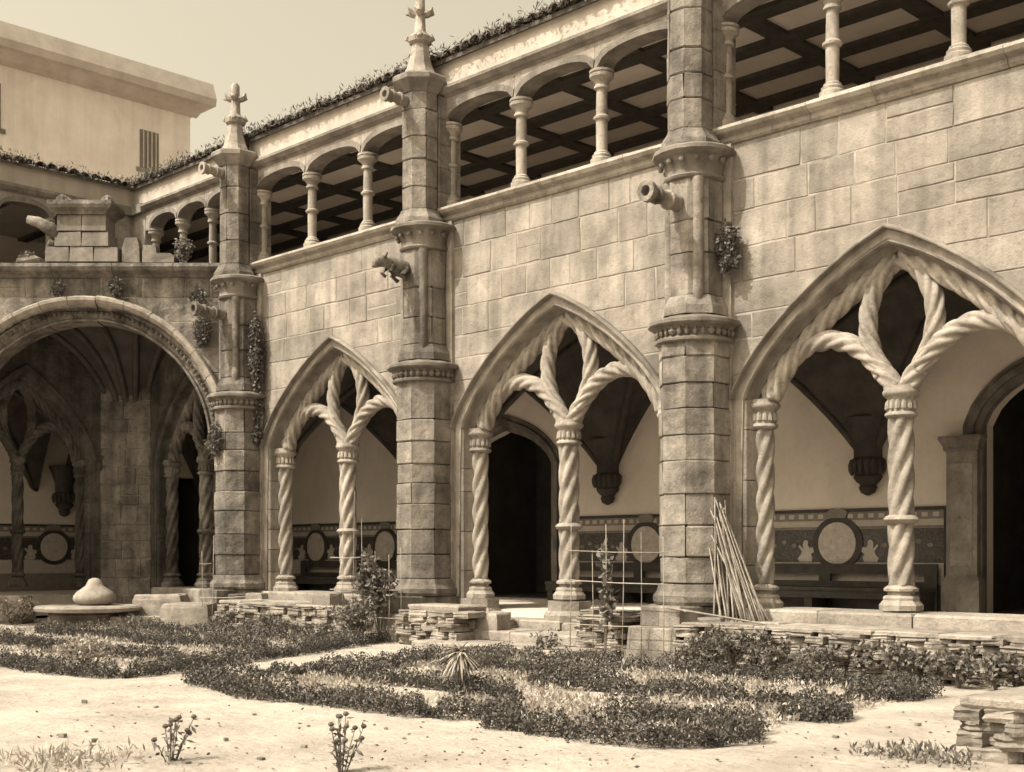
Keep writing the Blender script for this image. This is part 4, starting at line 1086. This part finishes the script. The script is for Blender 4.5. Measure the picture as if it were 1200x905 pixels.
# plants along the low wall
for k, x in enumerate(np.linspace(3.1, 7.3, 15)):
    shrub(x + rs.uniform(-.12, .12), -1.22 + rs.uniform(-.08, .08), 0, rs.uniform(.28, .44), rs.uniform(.17, .26), 700, 'leafy seedling in the row along the low dry stone wall', .05, group='seedlings along the low wall', name='seedling_plant')
for k, x in enumerate(np.linspace(-6.2, -3.3, 7)):
    shrub(x, -1.25 + rs.uniform(-.1, .1), 0, rs.uniform(.22, .4), .22, 420, 'dark leafy plant before the low wall by the ivy pier', .045, group='plants before the wall by the ivy pier')
shrub(-2.2, -1.5, 0, .75, .42, 1100, 'round pale bush standing at the end of the hedge path', .05, LEAF, 8)
shrub(-2.35, -1.0, 0, 1.25, .34, 900, 'broad-leaved shrub climbing the small trellis before the animal-gargoyle pier', .085, LEAF, 6)
shrub(1.75, -1.0, 0, 1.30, .16, 260, 'tall thin leafy shrub tied to the cane trellis', .085, LEAF, 3)
shrub(1.1, -1.3, 0, .3, .2, 160, 'small bush at the corner of the paved entrance', .05)
shrub(-9.9, -2.9, 0, .45, .5, 900, 'pale low bush before the round stone slab', .045, PALE, 7)
shrub(-1.6, -5.7, 0, .30, .4, 900, 'pale fluffy bush at the hedge corner by the path', .045, PALE, 7)
shrub(-8.0, -1.6, 0, .22, .4, 500, 'low weeds at the kerb slab before the corner arch', .045, LEAF, 7)
# spiky tuft on a short trunk
t = thing('yucca_plant', 'spiky tuft of drooping narrow leaves on short trunk among the hedges', 'plant', (3.35, -4.75, 0))
MB().tube([(0, 0, 0), (.01, 0, .18), (0, .01, .36)], [.03, .025, .025], 7).build('trunk', STEM, t)
lv = MB()
for k in range(170):
    a = rs.uniform(0, 6.28); e = rs.uniform(-.9, 1.1); L = rs.uniform(.12, .24); c, s = cos(a), sin(a)
    p = [np.array([0, 0, .36])]
    for q in (.4, .75, 1): p.append(np.array([c * L * q * cos(e), s * L * q * cos(e), .36 + L * q * sin(e) - .22 * L * q * q * 2]))
    wv = np.array([-s, c, 0]) * .011
    v = []
    for i, pp in enumerate(p): k2 = (1, 1, .7, .1)[i]; v += [tuple(pp + wv * k2), tuple(pp - wv * k2)]
    lv.add(v, [(0, 1, 3, 2), (2, 3, 5, 4), (4, 5, 7, 6)])
lv.build('leaves', PALE, t)
hang = MB()
for k in range(22):
    a = rs.uniform(0, 6.28); q = rs.uniform(.5, 1.4); hang.tube([(.02 * cos(a), .02 * sin(a), .35), (.07 * q * cos(a), .07 * q * sin(a), .26), (.06 * q * cos(a), .06 * q * sin(a), .06 + .12 * rs.uniform(0, 1))], [.005, .005, .002], 3)
hang.build('dead_leaves', CANE, t)
# foreground weeds
def weed(x, y, h, n, label):
    t = thing('flowering_weed', label, 'weed', (x, y, 0))
    st = MB(); pts = []; hd = MB()
    for k in range(n):
        a = rs.uniform(0, 6.28); r = rs.uniform(.02, .20) ; H = h * rs.uniform(.45, 1)
        st.tube([(r * .25 * cos(a), r * .25 * sin(a), 0), (r * .6 * cos(a), r * .6 * sin(a), H * .55), (r * cos(a), r * sin(a), H)], [.004, .0035, .0025], 4)
        for f in np.linspace(.15, .95, 8): pts.append((r * (.25 + .75 * f) * cos(a), r * (.25 + .75 * f) * sin(a), H * f))
        hd.lathe([(.003, H - .005), (.014, H), (.018, H + .012), (.008, H + .022)], 7, (r * cos(a), r * sin(a)))
    st.build('stem', STEM, t); leaf_mesh('leaves', np.array(pts), .05, rs, LEAF, t, up=.4, aspect=.35); hd.build('seed_heads', STEM, t, kind='stuff')
def gp(px, py, z=0.0):
    d = (CZ - z) * 1484 / (py - 650.0); r = (px - 600) / 1484 * d
    return CX + (r - d) / sqrt(2), CY + (r + d) / sqrt(2)
for px, py, h, n, l in ((200, 893, .26, 9, 'tall flowering weed on the pale path, thin stems with dark heads'), (400, 905, .34, 12, 'larger branching weed on the pale path beside the thin one')):
    weed(*gp(px, py), h, n, l)
x, y = gp(85, 897); o = leaf_mesh('grass_tuft', clump(500, (x, y, .03), (.45, .45, .05)), .06, rs, PALE, up=1.2, aspect=.2, kind='stuff'); tag(o, 'low pale grass at the path edge', 'grass')
x, y = gp(1075, 893); o = leaf_mesh('grass_tuft', clump(400, (x, y, .03), (.45, .2, .06)), .05, rs, LEAF, up=1.2, aspect=.3, kind='stuff'); tag(o, 'low weeds at the foot of the stacked stone pier', 'weeds')
P = np.array([gp(px, py) for px, py in zip(rs.uniform(40, 1150, 420), 795 + 110 * rs.uniform(0, 1, 420) ** .8)])
P = P[~(((P[:, 0] > .9) & (P[:, 0] < 6.6) & (P[:, 1] > -6.0)) | ((P[:, 0] < -.2) & (P[:, 1] > -6.2)))]
o = leaf_mesh('leaf_litter', np.concatenate([P, np.full((len(P), 1), .012)], 1), .028, rs, MOSS, up=0, dirs=rs.normal(size=(len(P), 3)) * np.array([1, 1, .15]), aspect=.5, kind='stuff'); tag(o, 'dry leaf litter strewn over the pale path', 'leaf litter')
for k in range(46):    # pebbles on the path
    px, py = rs.uniform(60, 1100), rs.uniform(800, 900); x, y = gp(px, py)
    if 0 < x < 6.9 and -6.2 < y < -1.9: continue
    if x < 0 and y > -6.5: continue
    s = rs.uniform(.008, .03); o = bpy.data.objects.new('pebble', random.choice(slabs)); COL.objects.link(o); o.location = (x, y, s * .3); o.scale = (s, s * .8, s * .5); o.rotation_euler = (0, 0, rs.uniform(0, 6))
    tag(o, 'small pebble lying on the pale earth path', 'pebble', 'pebbles on the path')

# plants rooted in the masonry
def wallplant(c, r, n, label, size=.05, m=MOSS, blobs=9):
    P = [clump(n // blobs, (c[0] + rs.uniform(-.6, .6) * r[0], c[1] + rs.uniform(-.4, .4) * r[1], c[2] + rs.uniform(-.7, .7) * r[2]), (r[0] * .5, r[1] * .6, r[2] * .4), rs) for _ in range(blobs)]
    if blobs == 9: r = (min(r[0], .2), r[1], r[2])
    o = leaf_mesh('wall_plant', np.concatenate(P + [clump(n // 3, c, (r[0], r[1] * .6, r[2]), rs)]), size, rs, m, up=-.2); return tag(o, label, 'wall plant')
wallplant((2.86, -.16, 4.72), (.16, .13, .30), 1300, 'dark bush rooted in the wall beside the cannon-gargoyle pier')
wallplant((-6.66, -.16, 4.55), (.14, .13, .75), 2600, 'hanging ivy on the pier beside the round corner arch', blobs=12)
wallplant((-6.65, -.14, 3.4), (.12, .10, .4), 600, 'sparse ivy lower on the pier beside the round corner arch', blobs=6)
dg = lambda s, y, z: (mid[0] + s * cos(pi / 4) + y * sin(pi / 4), mid[1] + s * sin(pi / 4) - y * cos(pi / 4), z)
wallplant(dg(2.05, .12, 5.0), (.18, .16, .30), 900, 'thick moss clump above the round arch near the ivy pier')
wallplant(dg(1.95, .06, 5.55), (.20, .10, .25), 500, 'moss stain below the terrace coping near the ivy pier')
wallplant(dg(.55, .08, 5.75), (.20, .08, .15), 450, 'moss tufts hanging below the terrace coping')
wallplant(dg(-.45, .06, 5.72), (.22, .08, .13), 450, 'moss tufts on the wall above the round arch crown')
wallplant(dg(1.65, -.1, 6.42), (.28, .2, .22), 600, 'thin shrub growing on the terrace before the short loggia', m=LEAF, blobs=9)
wallplant(dg(-1.0, -.1, 6.3), (.2, .2, .1), 300, 'weeds on the terrace beside the pedestal', m=LEAF, blobs=9)
wallplant((-7.15, -.66, 3.1), (.25, .10, .35), 500, 'moss on the pier shaft beside the round corner arch')

# ------------------------------------------------------------------ canes
def cane(a, b, r=.011, label='', group=None, bend=.02):
    rng = random.Random(hash((round(a[0], 3), round(a[2], 3), round(b[0], 3))) % 9999)
    A, Bp = Vector(a), Vector(b); n = 7; pts = []
    side = Vector((rng.uniform(-1, 1), rng.uniform(-1, 1), rng.uniform(-.3, .3))) * bend
    for i in range(n): f = i / (n - 1); pts.append(tuple((A.lerp(Bp, f) + side * sin(pi * f) - A)))
    o = MB().tube(pts, [r * (1 - .4 * i / (n - 1)) for i in range(n)], 5).build('cane', CANE, None, smooth='full', loc=a)
    return tag(o, label, 'cane', group)
rng = random.Random(77)
for k in range(30):
    f = rng.random()
    foot = (2.92 + .62 * f + rng.uniform(-.04, .04), -.52 + .30 * rng.random() - .05 * f, .41)
    top = (2.76 + rng.uniform(-.03, .12), -.36 + rng.uniform(-.03, .16), rng.uniform(1.35, 1.98))
    cane(foot, top, rng.uniform(.009, .015), 'dry cane in the bundle leaning against the octagonal pier', 'bundle of canes leaning on the pier', .03)
cane((2.60, -.86, .60), (4.0, -.70, .43), .014, 'long fallen cane lying on the low wall before the bundle')
cane((3.0, -.95, .44), (3.9, -.45, .425), .011, 'short fallen cane on the low wall crossing the long one')
def trellis(pts, rails, label):
    t = thing('cane_trellis', label, 'trellis', (pts[0][0], pts[0][1], 0)); o0 = Vector(t.location)
    for (x, y, z0, h, dx) in pts:
        MB().tube([(x - o0.x, y - o0.y, z0), (x - o0.x + dx * .5, y - o0.y + .01, z0 + h * .5), (x - o0.x + dx, y - o0.y, z0 + h)], [.006, .0055, .0035], 5).build('upright_cane', CANE, t, smooth='full')
    for (x0, x1, y, za, zb) in rails:
        MB().tube([(x0 - o0.x, y - o0.y - .02, za), ((x0 + x1) / 2 - o0.x, y - o0.y - .02, (za + zb) / 2 - .01), (x1 - o0.x, y - o0.y - .02, zb)], .0065, 5).build('cross_cane', CANE, t, smooth='full')
trellis([(1.22, -1.02, 0, 1.75, .02), (1.58, -1.02, 0, 1.25, -.01), (1.78, -1.02, 0, 1.55, 0), (2.02, -1.02, 0, 1.6, .03), (2.30, -1.02, 0, 1.45, .0), (2.62, -1.02, 0, 1.40, -.01)],
        [(1.15, 2.7, -1.02, 1.25, 1.22), (1.15, 2.78, -1.02, .90, .87), (1.2, 2.7, -1.02, .38, .40)], 'cane trellis standing before the cannon-gargoyle pier')
trellis([(-3.15, -1.05, 0, 1.9, .03), (-2.92, -1.05, 0, 2.1, .06), (-2.7, -1.05, 0, 1.7, 0), (-2.4, -1.05, 0, 1.25, 0), (-2.1, -1.05, 0, 1.2, 0), (-1.85, -1.05, 0, 1.3, 0)],
        [(-3.4, -2.7, -1.05, 1.16, 1.16), (-3.4, -1.8, -1.05, .70, .72), (-3.1, -1.8, -1.05, .35, .33)], 'cane trellis standing before the animal-gargoyle pier')
trellis([(-6.72, -1.15, 0, 1.25, .0), (-6.42, -1.15, 0, 1.5, .05)], [(-6.75, -6.4, -1.15, 1.05, 1.06), (-6.75, -5.4, -1.15, .5, .55)], 'pale two-cane ladder before the ivy pier')
